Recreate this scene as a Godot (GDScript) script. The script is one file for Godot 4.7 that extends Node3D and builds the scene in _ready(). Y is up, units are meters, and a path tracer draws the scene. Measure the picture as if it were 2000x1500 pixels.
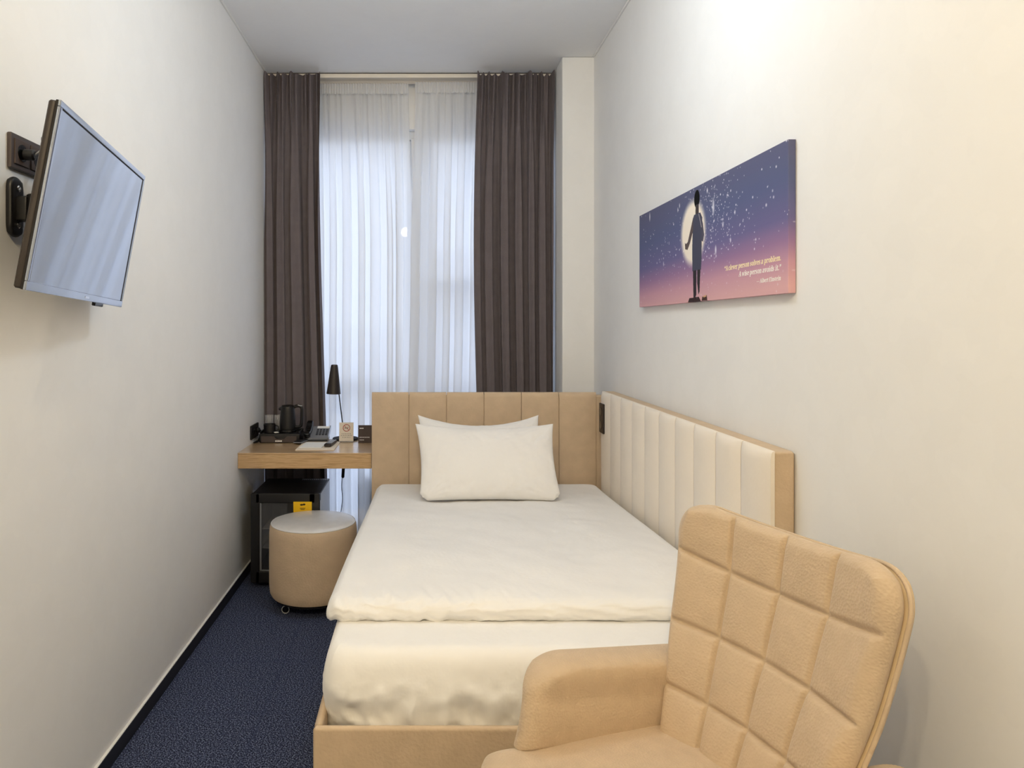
extends Node3D
# A narrow hotel room, looking at the window. Camera at x = z = 0, eye height EYE; the room runs towards -z.

const EYE := 1.445
const FOCAL := 1400.0      # focal length in pixels of a 2000 x 1500 frame
const LEFT := -1.04
const RIGHT := 1.051
const CEIL := 3.12
const WINDOW_Z := -4.90
const LAMP := 1.4

var M := {}

# ---------------------------------------------------------------- mesh builder
class MB:
	var v := PackedVector3Array()
	var uv := PackedVector2Array()
	var ix := PackedInt32Array()

	func add(p: Vector3, t := Vector2.ZERO) -> int:
		v.append(p)
		uv.append(t)
		return v.size() - 1

	func tri(a: int, b: int, c: int) -> void:     # anticlockwise seen from outside
		ix.append(a)
		ix.append(c)
		ix.append(b)

	func quad(a: int, b: int, c: int, d: int) -> void:
		tri(a, b, c)
		tri(a, c, d)

	func facing(a: int, b: int, c: int, d: int, from: Vector3) -> void:
		var n := (v[b] - v[a]).cross(v[c] - v[a])
		if n.dot((v[a] + v[b] + v[c]) / 3.0 - from) < 0.0:
			quad(a, d, c, b)
		else:
			quad(a, b, c, d)

	func box(c: Vector3, s: Vector3, bev := 0.002, basis := Basis()) -> MB:
		var h := s * 0.5
		bev = minf(bev, minf(h.x, minf(h.y, h.z)) * 0.9)
		var first := v.size()
		for k in 8:
			var sg := Vector3(1 if k & 1 else -1, 1 if k & 2 else -1, 1 if k & 4 else -1)
			for ax in 3:
				var p := Vector3(sg.x * (h.x - bev), sg.y * (h.y - bev), sg.z * (h.z - bev))
				p[ax] = sg[ax] * h[ax]
				add(c + basis * p, Vector2(0.5 + 0.5 * sg.x, 0.5 - 0.5 * sg.y))
		for ax in 3:
			var b1 := (ax + 1) % 3
			var b2 := (ax + 2) % 3
			for s0 in 2:
				var k0 := s0 << ax
				facing(first + k0 * 3 + ax, first + (k0 | 1 << b1) * 3 + ax, first + (k0 | 1 << b1 | 1 << b2) * 3 + ax, first + (k0 | 1 << b2) * 3 + ax, c)
			for s1 in 2:          # edges along ax
				for s2 in 2:
					var k := (s1 << b1) | (s2 << b2)
					var e := k | 1 << ax
					facing(first + k * 3 + b1, first + k * 3 + b2, first + e * 3 + b2, first + e * 3 + b1, c)
		for k in 8:
			var a := first + k * 3
			var n := (v[a + 1] - v[a]).cross(v[a + 2] - v[a])
			if n.dot(v[a] - c) < 0.0:
				tri(a, a + 2, a + 1)
			else:
				tri(a, a + 1, a + 2)
		return self

	func grid(nu: int, nv: int, f: Callable, flip := false) -> MB:
		var first := v.size()
		for j in nv + 1:
			for i in nu + 1:
				var t := Vector2(float(i) / nu, float(j) / nv)
				add(f.call(t.x, t.y), t)
		for j in nv:
			for i in nu:
				var a := first + j * (nu + 1) + i
				if flip:
					quad(a, a + nu + 1, a + nu + 2, a + 1)
				else:
					quad(a, a + 1, a + nu + 2, a + nu + 1)
		return self

	# profile: points (radius, height) from bottom to top
	func lathe(profile: Array, n := 32, xf := Transform3D()) -> MB:
		var rings := []
		for k in profile.size():
			rings.append([-1, -1])
		var prev_dir := Vector2.ZERO
		var below := -1
		for k in range(profile.size()):
			var sharp := true
			if k > 0 and k < profile.size() - 1:
				var d0: Vector2 = (profile[k] - profile[k - 1]).normalized()
				var d1: Vector2 = (profile[k + 1] - profile[k]).normalized()
				sharp = d0.dot(d1) < 0.75
			var copies := 2 if sharp and k > 0 and k < profile.size() - 1 else 1
			var start := v.size()
			for q in copies:
				for i in n + 1:
					var a := TAU * i / n
					add(xf * Vector3(profile[k].x * cos(a), profile[k].y, profile[k].x * sin(a)), Vector2(float(i) / n, float(k) / profile.size()))
			if below >= 0:
				for i in n:
					quad(below + i, start + i, start + i + 1, below + i + 1)
			below = start + (copies - 1) * (n + 1)
		return self

	func cyl(a: Vector3, b: Vector3, r: float, n := 24, bev := 0.001) -> MB:
		var up := (b - a).normalized()
		var side := up.cross(Vector3.RIGHT if absf(up.x) < 0.9 else Vector3.FORWARD).normalized()
		var l := a.distance_to(b)
		return lathe([Vector2(0, 0), Vector2(r - bev, 0), Vector2(r, bev), Vector2(r, l - bev), Vector2(r - bev, l), Vector2(0, l)], n, Transform3D(Basis(side, up, side.cross(up)), a))

	func tube(pts: Array, r: float, n := 10) -> MB:
		var side := Vector3.ZERO
		var start := -1
		var total := pts.size()
		for k in total:
			var d: Vector3 = (pts[mini(k + 1, total - 1)] - pts[maxi(k - 1, 0)]).normalized()
			if k == 0:
				side = d.cross(Vector3.UP if absf(d.y) < 0.9 else Vector3.RIGHT).normalized()
			side = (side - d * side.dot(d)).normalized()
			var other := d.cross(side)
			var ring := v.size()
			for i in n + 1:
				var a := TAU * i / n
				add(pts[k] + (side * cos(a) + other * sin(a)) * r, Vector2(float(i) / n, float(k) / total))
			if start >= 0:
				for i in n:
					quad(start + i, start + i + 1, ring + i + 1, ring + i)
			start = ring
		for e in 2:
			var cpt: Vector3 = pts[0] if e == 0 else pts[total - 1]
			var c := add(cpt)
			var ring2 := v.size() - 1 - (n + 1) if e == 1 else v.size() - 1 - total * (n + 1)
			if e == 1:
				ring2 = start
			for i in n:
				if e == 0:
					tri(c, ring2 + i + 1, ring2 + i)
				else:
					tri(c, ring2 + i, ring2 + i + 1)
		return self

	# A stuffed slab. place(x, y, z, e) turns plan coordinates, the signed half thickness and the nearness to the edge into a point.
	func pad(hw: float, hh: float, rc: float, half: float, e0: float, p: float, nu: int, nv: int, place: Callable, rim := 8) -> MB:
		var ku := knots(nu, e0, p, rim)
		var kv := knots(nv, e0, p, rim)
		var cu := ku.size()
		var cv := kv.size()
		var front := []
		for side in 2:
			var first := v.size()
			for j in cv:
				for i in cu:
					var s: float = ku[i]
					var t: float = kv[j]
					var e := maxf(absf(s), absf(t))
					var q := Vector2(s * hw, t * hh)
					if e > 1e-5 and rc > 0.0:
						var b := Vector2(s / e * hw, t / e * hh)
						var cc := Vector2(hw - rc, hh - rc)
						if absf(b.x) > cc.x and absf(b.y) > cc.y:
							var c2 := Vector2(cc.x * signf(b.x), cc.y * signf(b.y))
							q += (c2 + (b - c2).normalized() * rc - b) * pow(e, 6.0)
					var z := half
					if e > e0:
						z = half * pow(maxf(1.0 - pow((e - e0) / (1.0 - e0), p), 0.0), 1.0 / p)
					if e > 0.99999:
						z = 0.0
					add(place.call(q.x, q.y, z if side == 0 else -z, e), Vector2(0.5 + s * 0.5, 0.5 - t * 0.5))
			front.append(first)
		var f: int = front[0]
		var bk: int = front[1]
		for j in cv - 1:
			for i in cu - 1:
				var a := j * cu + i
				quad(f + a, f + a + 1, f + a + cu + 1, f + a + cu)
				var g := []
				for w in [a, a + 1, a + cu + 1, a + cu]:
					var jj: int = w / cu
					var ii: int = w % cu
					var edge := jj == 0 or jj == cv - 1 or ii == 0 or ii == cu - 1
					g.append((f if edge else bk) + w)
				quad(g[0], g[3], g[2], g[1])
		return self

	func knots(n: int, e0: float, p: float, rim: int) -> Array:
		var out := []
		for i in rim:
			out.append(-(e0 + (1.0 - e0) * pow(cos(PI / 2 * i / rim), 2.0 / p)))
		for i in n + 1:
			out.append(e0 * (2.0 * i / n - 1.0))
		for i in range(1, rim + 1):
			out.append(e0 + (1.0 - e0) * pow(sin(PI / 2 * i / rim), 2.0 / p))
		return out

	func mesh() -> ArrayMesh:
		var nm := PackedVector3Array()
		nm.resize(v.size())
		for k in range(0, ix.size(), 3):
			var a := ix[k]
			var b := ix[k + 2]
			var c := ix[k + 1]
			var n := (v[b] - v[a]).cross(v[c] - v[a])
			nm[a] += n
			nm[b] += n
			nm[c] += n
		for k in nm.size():
			nm[k] = nm[k].normalized() if nm[k].length_squared() > 1e-20 else Vector3.UP
		var arr := []
		arr.resize(Mesh.ARRAY_MAX)
		arr[Mesh.ARRAY_VERTEX] = v
		arr[Mesh.ARRAY_NORMAL] = nm
		arr[Mesh.ARRAY_TEX_UV] = uv
		arr[Mesh.ARRAY_INDEX] = ix
		var m := ArrayMesh.new()
		m.add_surface_from_arrays(Mesh.PRIMITIVE_TRIANGLES, arr)
		return m

# ---------------------------------------------------------------- nodes
func thing(called: String, label: String, category: String, at := Vector3.ZERO, group := "") -> Node3D:
	var o := Node3D.new()
	o.name = called
	add_child(o, true)
	o.position = at
	o.set_meta("label", label)
	o.set_meta("category", category)
	if group:
		o.set_meta("group", group)
	return o

func structure(called: String, at := Vector3.ZERO) -> Node3D:
	var o := Node3D.new()
	o.name = called
	add_child(o, true)
	o.position = at
	o.set_meta("kind", "structure")
	return o

# A part whose mesh was written in room coordinates under a thing that stands elsewhere.
func part(called: String, mb: MB, mat: Material, parent: Node3D, in_room := true) -> MeshInstance3D:
	var o := MeshInstance3D.new()
	o.name = called
	o.mesh = mb.mesh()
	o.material_override = mat
	parent.add_child(o, true)
	if in_room and parent != self:
		var top: Node3D = parent
		var off := Vector3.ZERO
		while top != self:
			off += top.position
			top = top.get_parent()
		o.position = -off
	return o

func shell(called: String, mb: MB, mat: Material) -> MeshInstance3D:
	var o := part(called, mb, mat, self)
	o.set_meta("kind", "structure")
	return o

func print_text(called: String, text: String, size: float, mat: Material, parent: Node3D, xf: Transform3D, serif := false, bold := false, align := HORIZONTAL_ALIGNMENT_LEFT) -> MeshInstance3D:
	var f := SystemFont.new()
	f.font_names = PackedStringArray(["Droid Serif" if serif else "Droid Sans"])
	if bold:
		f.font_weight = 700
	var t := TextMesh.new()
	t.text = text
	t.font = f
	t.font_size = 32
	t.pixel_size = size / 32.0
	t.depth = 0.0006
	t.horizontal_alignment = align
	t.vertical_alignment = VERTICAL_ALIGNMENT_BOTTOM
	var o := MeshInstance3D.new()
	o.name = called
	o.mesh = t
	o.material_override = mat
	parent.add_child(o, true)
	o.transform = xf
	return o

func W(x: float, y: float, depth: float) -> Vector3:      # depth is measured from the camera plane
	return Vector3(x, y, -depth)

# ---------------------------------------------------------------- materials
func mat(color: Color, rough := 0.8, spec := 0.5, metal := 0.0) -> StandardMaterial3D:
	var m := StandardMaterial3D.new()
	m.albedo_color = color
	m.roughness = rough
	m.metallic_specular = spec
	m.metallic = metal
	return m

func c8(r: float, g: float, b: float) -> Color:
	return Color(r / 255.0, g / 255.0, b / 255.0)

func noise_tex(kind: int, freq: float, octaves: int, size: int, seed_: int, ramp: Array, as_normal := false, strength := 4.0) -> NoiseTexture2D:
	var n := FastNoiseLite.new()
	n.noise_type = kind
	n.frequency = freq
	n.seed = seed_
	n.fractal_type = FastNoiseLite.FRACTAL_FBM if octaves > 1 else FastNoiseLite.FRACTAL_NONE
	n.fractal_octaves = octaves
	var t := NoiseTexture2D.new()
	t.width = size
	t.height = size
	t.seamless = true
	t.noise = n
	if as_normal:
		t.as_normal_map = true
		t.bump_strength = strength
	elif ramp.size():
		var g := Gradient.new()
		var offs := PackedFloat32Array()
		var cols := PackedColorArray()
		for r in ramp:
			offs.append(r[0])
			cols.append(r[1])
		g.offsets = offs
		g.colors = cols
		t.color_ramp = g
	return t

func textured(m: StandardMaterial3D, tex: Texture2D, scale: Vector3, normal: Texture2D = null, nscale := 0.5) -> StandardMaterial3D:
	if tex:
		m.albedo_texture = tex
	if normal:
		m.normal_enabled = true
		m.normal_texture = normal
		m.normal_scale = nscale
	m.uv1_triplanar = true
	m.uv1_world_triplanar = true
	m.uv1_scale = scale
	return m

func make_materials() -> void:
	var grain := noise_tex(FastNoiseLite.TYPE_SIMPLEX_SMOOTH, 0.09, 3, 512, 5, [], true, 3.0)
	var pores := noise_tex(FastNoiseLite.TYPE_CELLULAR, 0.12, 1, 512, 8, [], true, 5.0)
	var mottled := noise_tex(FastNoiseLite.TYPE_SIMPLEX_SMOOTH, 0.012, 5, 512, 21, [[0.0, Color(0.94, 0.94, 0.94)], [0.5, Color(0.97, 0.97, 0.97)], [1.0, Color(1, 1, 1)]])
	var white_ramp := [[0.0, Color(0.988, 0.988, 0.988)], [1.0, Color(1, 1, 1)]]
	var faint := noise_tex(FastNoiseLite.TYPE_SIMPLEX_SMOOTH, 0.01, 4, 512, 31, white_ramp)
	M.wall = textured(mat(c8(243, 243, 243), 0.8, 0.3), faint, Vector3(0.8, 0.8, 0.8))
	M.ceiling = textured(mat(c8(250, 250, 251), 0.9, 0.3), faint, Vector3(0.7, 0.7, 0.7))
	M.caulk = mat(c8(240, 240, 238), 0.6)
	var pile := noise_tex(FastNoiseLite.TYPE_SIMPLEX_SMOOTH, 0.055, 4, 1024, 77, [[0.0, c8(24, 27, 42)], [0.38, c8(42, 48, 70)], [0.52, c8(66, 74, 102)], [0.66, c8(108, 118, 148)], [1.0, c8(168, 176, 200)]])
	var pile_n := noise_tex(FastNoiseLite.TYPE_SIMPLEX_SMOOTH, 0.06, 4, 1024, 78, [], true, 10.0)
	M.carpet = textured(mat(Color.WHITE, 0.95, 0.2), pile, Vector3(2.4, 2.4, 2.4), pile_n, 1.0)
	M.baseboard = mat(c8(34, 35, 46), 0.6, 0.4)
	# upholstery
	M.velvet = textured(mat(c8(212, 189, 161), 0.75, 0.3), mottled, Vector3(1.6, 1.6, 1.6), grain, 0.25)
	M.velvet.rim_enabled = true
	M.velvet.rim = 0.35
	M.velvet.rim_tint = 0.5
	M.velvet_sheen = textured(mat(c8(240, 231, 219), 0.7, 0.35), faint, Vector3(1.3, 1.3, 1.3), grain, 0.06)  # same velvet as the headboard, its sheen painted in as a paler colour
	M.velvet_sheen.rim_enabled = true
	M.velvet_sheen.rim = 0.3
	M.velvet_sheen.rim_tint = 0.3
	M.suede = textured(mat(c8(205, 183, 156), 0.7, 0.35), mottled, Vector3(3.0, 3.0, 3.0), pores, 0.35)
	M.suede.rim_enabled = true
	M.suede.rim = 0.75
	M.suede.rim_tint = 0.4
	M.suede_plain = textured(mat(c8(222, 200, 164), 0.7, 0.35), mottled, Vector3(3.0, 3.0, 3.0), grain, 0.2)
	M.stool_top_sheen = textured(mat(c8(234, 233, 232), 0.34, 0.7), mottled, Vector3(2, 2, 2), grain, 0.05)  # reflected window light painted into the pale colour of the top
	M.stool_top_sheen.clearcoat_enabled = true
	M.stool_top_sheen.clearcoat = 0.8
	M.stool_top_sheen.clearcoat_roughness = 0.3
	M.linen = textured(mat(c8(243, 242, 241), 0.85, 0.3), faint, Vector3(1, 1, 1), grain, 0.08)
	M.linen.rim_enabled = true
	M.linen.rim = 0.2
	# curtains
	M.drape = textured(mat(c8(116, 108, 111), 0.85, 0.25), mottled, Vector3(2, 2, 2), grain, 0.2)
	M.drape.rim_enabled = true
	M.drape.rim = 0.3
	M.drape.rim_tint = 0.6
	M.sheer = mat(Color(0.95, 0.955, 0.965, 0.965), 0.9, 0.1)
	M.sheer.transparency = BaseMaterial3D.TRANSPARENCY_ALPHA
	M.sheer.backlight_enabled = true
	M.sheer.backlight = Color(0.98, 0.98, 0.98)
	M.sheer.cull_mode = BaseMaterial3D.CULL_DISABLED
	M.drape.cull_mode = BaseMaterial3D.CULL_DISABLED
	# wood
	var oak := noise_tex(FastNoiseLite.TYPE_SIMPLEX_SMOOTH, 0.022, 5, 1024, 12, [[0.0, c8(158, 124, 86)], [0.35, c8(196, 160, 114)], [0.55, c8(214, 180, 136)], [0.75, c8(200, 164, 118)], [1.0, c8(226, 196, 154)]])
	M.oak = textured(mat(Color.WHITE, 0.38, 0.55), oak, Vector3(0.22, 4.5, 4.5))
	M.oak_top = textured(mat(Color.WHITE, 0.30, 0.9), oak, Vector3(0.22, 4.5, 4.5))
	M.oak_top.clearcoat_enabled = true
	M.oak_top.clearcoat = 1.0
	M.oak_top.clearcoat_roughness = 0.22
	M.oak_leg = textured(mat(c8(220, 200, 175), 0.5), oak, Vector3(4.0, 0.6, 4.0))
	# plastics, metals, glass
	M.black = mat(c8(15, 14, 16), 0.42, 0.5)
	M.black_matt = mat(c8(28, 26, 28), 0.7, 0.4)
	M.black_gloss = mat(c8(13, 13, 15), 0.18, 0.5)
	M.umber = mat(c8(70, 60, 58), 0.5, 0.5)
	M.brown_dark = mat(c8(38, 29, 25), 0.45, 0.5)
	M.grey = mat(c8(120, 122, 128), 0.5)
	M.silver = mat(c8(190, 192, 196), 0.3, 0.5, 0.85)
	M.chrome = mat(c8(215, 216, 218), 0.12, 0.5, 1.0)
	M.ring = mat(c8(214, 216, 220), 0.35, 0.6, 0.3)
	M.white_plastic = mat(c8(238, 239, 240), 0.4, 0.5)
	M.frame = mat(c8(226, 229, 233), 0.4, 0.5)
	M.rail = mat(c8(236, 228, 216), 0.5, 0.5)
	M.key = mat(c8(40, 42, 50), 0.5)
	M.steel_side = mat(c8(226, 230, 236), 0.30, 0.8)
	M.paper = mat(c8(244, 243, 240), 0.9, 0.2)
	M.cream_paper = mat(c8(238, 224, 205), 0.8, 0.3)
	M.red = mat(c8(176, 52, 40), 0.7, 0.3)
	M.ink = mat(c8(60, 50, 46), 0.8, 0.2)
	M.ink_pale = mat(c8(150, 144, 136), 0.8, 0.2)
	M.yellow = mat(c8(246, 196, 30), 0.6, 0.4)
	M.card_brown = mat(c8(78, 66, 62), 0.65, 0.4)
	M.print_white = mat(c8(245, 242, 238), 0.7, 0.3)
	M.print_cream = mat(c8(250, 236, 196), 0.7, 0.3)
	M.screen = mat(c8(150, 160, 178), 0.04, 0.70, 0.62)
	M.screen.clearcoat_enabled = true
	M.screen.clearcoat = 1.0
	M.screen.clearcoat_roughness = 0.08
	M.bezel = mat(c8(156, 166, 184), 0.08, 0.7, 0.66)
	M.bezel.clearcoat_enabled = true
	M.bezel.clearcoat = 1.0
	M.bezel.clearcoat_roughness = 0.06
	M.glass = mat(Color(0.97, 0.985, 1.0, 0.04), 0.03, 0.5)
	M.glass.transparency = BaseMaterial3D.TRANSPARENCY_ALPHA
	M.fridge_glass = mat(Color(0.25, 0.26, 0.28, 0.35), 0.06, 0.6)
	M.fridge_glass.transparency = BaseMaterial3D.TRANSPARENCY_ALPHA
	M.tumbler = mat(Color(0.96, 0.97, 0.98, 0.10), 0.04, 0.5)
	M.tumbler.transparency = BaseMaterial3D.TRANSPARENCY_ALPHA
	M.fridge_inside = mat(c8(196, 198, 202), 0.5)
	M.facade = textured(mat(c8(168, 170, 178), 0.9, 0.2), mottled, Vector3(0.2, 0.2, 0.2))
	M.facade_trim = mat(c8(196, 198, 204), 0.8)
	M.far_glass = mat(c8(60, 68, 82), 0.12, 0.5)
	M.pavement = mat(c8(140, 142, 146), 0.9, 0.2)
	M.glow = mat(c8(255, 232, 196), 0.5)
	M.glow.emission_enabled = true
	M.glow.emission = c8(255, 214, 160)
	M.glow.emission_energy_multiplier = 6.0

	M.spot_glow = mat(c8(255, 248, 236), 0.5)
	M.spot_glow.emission_enabled = true
	M.spot_glow.emission = c8(255, 244, 224)
	M.spot_glow.emission_energy_multiplier = 16.0
	M.opal = mat(c8(240, 244, 248), 0.4)
	M.opal.emission_enabled = true
	M.opal.emission = c8(240, 247, 255)
	M.opal.emission_energy_multiplier = 1.0

# ---------------------------------------------------------------- room
func build_room() -> void:
	var t := 0.12
	var back := 3.60
	var len := back + 4.90
	var mid := (back - 4.90) * 0.5
	shell("wall_left", MB.new().box(Vector3(LEFT - t / 2, CEIL / 2, mid), Vector3(t, CEIL + 0.24, len + 0.4), 0.001), M.wall)
	shell("wall_right", MB.new().box(Vector3(RIGHT + t / 2, CEIL / 2, mid), Vector3(t, CEIL + 0.24, len + 0.4), 0.001), M.wall)
	shell("wall_back", MB.new().box(Vector3(0, CEIL / 2, back + t / 2), Vector3(RIGHT - LEFT, CEIL, t), 0.001), M.wall)
	shell("floor", MB.new().box(Vector3(0, -t / 2, mid), Vector3(RIGHT - LEFT + 0.02, t, len + 0.3), 0.0005), M.carpet)
	shell("ceiling", MB.new().box(Vector3(0, CEIL + t / 2, mid), Vector3(RIGHT - LEFT + 0.02, t, len + 0.3), 0.0005), M.ceiling)
	shell("wall_pillar", MB.new().box(W((0.854 + RIGHT) / 2 + 0.005, CEIL / 2, 4.43 + 0.24), Vector3(RIGHT - 0.854 + 0.01, CEIL, 0.48), 0.006), M.wall)
	# window wall: the lintel above and the low sill below the glazing
	shell("wall_window", MB.new().box(W(0, (2.80 + CEIL) / 2, 4.99), Vector3(RIGHT - LEFT, CEIL - 2.80, 0.18), 0.004).box(W(0, 0.05, 4.99), Vector3(RIGHT - LEFT, 0.10, 0.18), 0.004), M.wall)
	shell("baseboard_left", MB.new().box(W(LEFT + 0.006, 0.027, 0.65), Vector3(0.012, 0.054, 8.4), 0.002), M.baseboard)
	shell("baseboard_right", MB.new().box(W(RIGHT - 0.006, 0.027, 0.40), Vector3(0.012, 0.054, 7.9), 0.002), M.baseboard)
	shell("trim_1", MB.new().box(W(LEFT + 0.005, 0.0565, 0.65), Vector3(0.010, 0.004, 8.4), 0.001), M.caulk)
	shell("trim_2", MB.new().box(W(LEFT + 0.004, CEIL - 0.004, 0.55), Vector3(0.012, 0.012, 8.2), 0.003), M.caulk)
	shell("trim_3", MB.new().box(W(RIGHT - 0.004, CEIL - 0.004, 0.41), Vector3(0.012, 0.012, 8.0), 0.003), M.caulk)
	# window: full-height casements side by side, with a stout mullion between
	var win := structure("window_1", W(0, 0.10, 4.98))
	var zf := 4.99
	var x0 := LEFT
	var x1 := 0.854
	var mx := -0.015
	part("outer_frame", MB.new().box(W(x0 + 0.03, 1.45, zf), Vector3(0.06, 2.70, 0.08), 0.004).box(W(x1 + 0.10, 1.45, zf), Vector3(0.20, 2.70, 0.08), 0.004).box(W(0, 2.77, zf), Vector3(RIGHT - LEFT, 0.06, 0.08), 0.004).box(W(0, 0.13, zf), Vector3(RIGHT - LEFT, 0.06, 0.08), 0.004), M.frame, win)
	part("mullion", MB.new().box(W(mx, 1.45, zf - 0.005), Vector3(0.15, 2.60, 0.10), 0.006), M.frame, win)
	part("transom", MB.new().box(W((x0 + mx) / 2, 1.09, zf), Vector3(mx - x0 - 0.10, 0.06, 0.07), 0.004), M.frame, win)
	part("transom", MB.new().box(W((x1 + mx) / 2 + 0.02, 1.78, zf), Vector3(x1 - mx - 0.10, 0.075, 0.07), 0.004), M.frame, win)
	part("transom", MB.new().box(W((x1 + mx) / 2 + 0.02, 1.09, zf), Vector3(x1 - mx - 0.10, 0.05, 0.07), 0.004), M.frame, win)
	part("sash_stile", MB.new().box(W(-0.10, 1.45, zf - 0.01), Vector3(0.035, 2.56, 0.07), 0.004), M.frame, win)
	var panes := [[x0 + 0.06, mx - 0.11, 1.12, 2.74], [x0 + 0.06, mx - 0.11, 0.16, 1.06], [mx + 0.075, x1, 1.82, 2.74], [mx + 0.075, x1, 1.115, 1.74], [mx + 0.075, x1, 0.16, 1.065]]
	for q in panes:
		part("pane", MB.new().box(W((q[0] + q[1]) / 2, (q[2] + q[3]) / 2, zf), Vector3(q[1] - q[0] + 0.01, q[3] - q[2] + 0.02, 0.006), 0.001), M.glass, win)
	part("handle", MB.new().box(W(-0.06, 1.30, zf - 0.065), Vector3(0.025, 0.13, 0.02), 0.006), M.white_plastic, win)

func build_outside() -> void:
	shell("ground", MB.new().box(Vector3(0, -3.1, -18), Vector3(60, 0.2, 25), 0.01), M.pavement)
	var b := thing("apartment_building", "grey apartment block across the courtyard, faint behind the right sheer curtain", "building", W(4.6, -3, 14))
	part("wall", MB.new().box(W(4.9, -0.25, 14.5), Vector3(9.6, 5.9, 3.0), 0.02), M.facade, b)
	part("cornice", MB.new().box(W(4.9, 2.76, 14.4), Vector3(9.9, 0.16, 3.3), 0.03), M.facade_trim, b)
	for i in 4:
		for j in 2:
			var p := W(1.35 + i * 2.2, 1.5 - j * 2.6, 12.97)
			var f := part("window", MB.new().box(p, Vector3(1.1, 1.5, 0.10), 0.01), M.facade_trim, b)
			part("pane", MB.new().box(p + Vector3(-0.255, 0, 0.045), Vector3(0.44, 1.34, 0.03), 0.004), M.far_glass, f)
			part("pane", MB.new().box(p + Vector3(0.255, 0, 0.045), Vector3(0.44, 1.34, 0.03), 0.004), M.far_glass, f)
	shell("ground_balcony", MB.new().box(W(-0.05, -0.06, 5.29), Vector3(2.4, 0.19, 0.42), 0.01), M.facade_trim)
	var sl := thing("added_spot_globe", "glowing white globe on a post, added outside to make a small bright spot through the sheers", "glowing globe", W(-0.2, -3, 8))  # post and globe added to make the bright spot behind the sheers
	part("post", MB.new().cyl(W(-0.2, -3, 8), W(-0.2, 2.42, 8), 0.03, 14, 0.004), M.grey, sl)
	part("collar", MB.new().cyl(W(-0.2, 2.41, 8), W(-0.2, 2.46, 8), 0.045, 16, 0.006), M.grey, sl)
	var gl := []
	for i in 17:
		gl.append(Vector2(maxf(0.055 * cos(PI * i / 16.0 - PI / 2), 0.0), 2.51 + 0.055 * sin(PI * i / 16.0 - PI / 2)))
	part("lamp_globe", MB.new().lathe(gl, 24, Transform3D(Basis(), W(-0.2, 0, 8))), M.spot_glow, sl)
	var ol := OmniLight3D.new()
	ol.name = "lamp_light"
	ol.light_color = c8(255, 240, 214)
	ol.light_energy = 0.15
	ol.light_size = 0.05
	ol.omni_range = 20.0
	ol.omni_attenuation = 2.0
	ol.shadow_enabled = true
	sl.add_child(ol)
	ol.position = Vector3(0, 5.51, 0)
	var r := thing("balcony_railing", "thin pale metal railing outside the window, seen dimly through the sheers", "railing", W(0, 0.05, 5.3))
	part("top_rail", MB.new().box(W(-0.05, 1.27, 5.3), Vector3(2.1, 0.03, 0.04), 0.006), M.silver, r)
	part("bottom_rail", MB.new().box(W(-0.05, 0.12, 5.3), Vector3(2.1, 0.03, 0.04), 0.006), M.silver, r)
	for i in 7:
		part("post", MB.new().box(W(-1.05 + i * 0.333, 0.66, 5.3), Vector3(0.02, 1.25, 0.02), 0.003), M.silver, r)

func hash1(i: float, s: float) -> float:
	return fposmod(sin(i * 12.9898 + s * 78.233) * 43758.5453, 1.0)

# A hanging cloth: folds that are tight at the heading and looser below.
func hang(x0: Callable, x1: Callable, y0: float, y1: float, depth: float, folds: int, amp: float, seed_: float, nu: int, nv: int, ragged: float) -> MB:
	var amps := []
	var shifts := []
	for k in folds + 2:
		amps.append(0.55 + 0.75 * hash1(k, seed_))
		shifts.append(0.5 * (hash1(k, seed_ + 3.1) - 0.5))
	var f := func(u: float, w: float) -> Vector3:
		var down := 1.0 - w                        # 0 at the heading
		var k := u * folds
		var i0 := int(floor(k))
		var fr := smoothstep(0.0, 1.0, k - i0)
		var a: float = lerpf(amps[i0], amps[i0 + 1], fr)
		var s: float = lerpf(shifts[i0], shifts[i0 + 1], fr)
		var loose := smoothstep(0.0, 0.35, down)
		var ph := TAU * (k + s * (0.4 + 0.6 * loose)) + sin(down * 5.0 + seed_) * 0.25
		var z := amp * a * (sin(ph) + 0.22 * sin(3.0 * ph + shifts[i0] * 4.0)) * lerpf(0.45, 1.0, loose)
		z += amp * 0.5 * sin(ph * 2.0 + 1.3 + i0) * (1.0 - smoothstep(0.0, 0.22, down))
		z += amp * 0.25 * sin(ph * 0.5 + down * 2.0 + seed_)
		var xa: float = x0.call(down)
		var xb: float = x1.call(down)
		var x := lerpf(xa, xb, u) - (xb - xa) / folds * 0.13 * sin(2.0 * ph) * loose
		var y := lerpf(y0, y1, w)
		if ragged > 0.0:
			y += ragged * (sin(ph * 2.0 + 0.8) * 0.6 + sin(ph * 1.0 + 2.0) * 0.5) * (0.4 + a * 0.6) * smoothstep(0.03, 0.0, down)
		return W(x, y, depth - z)
	return MB.new().grid(nu, nv, f)

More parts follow.
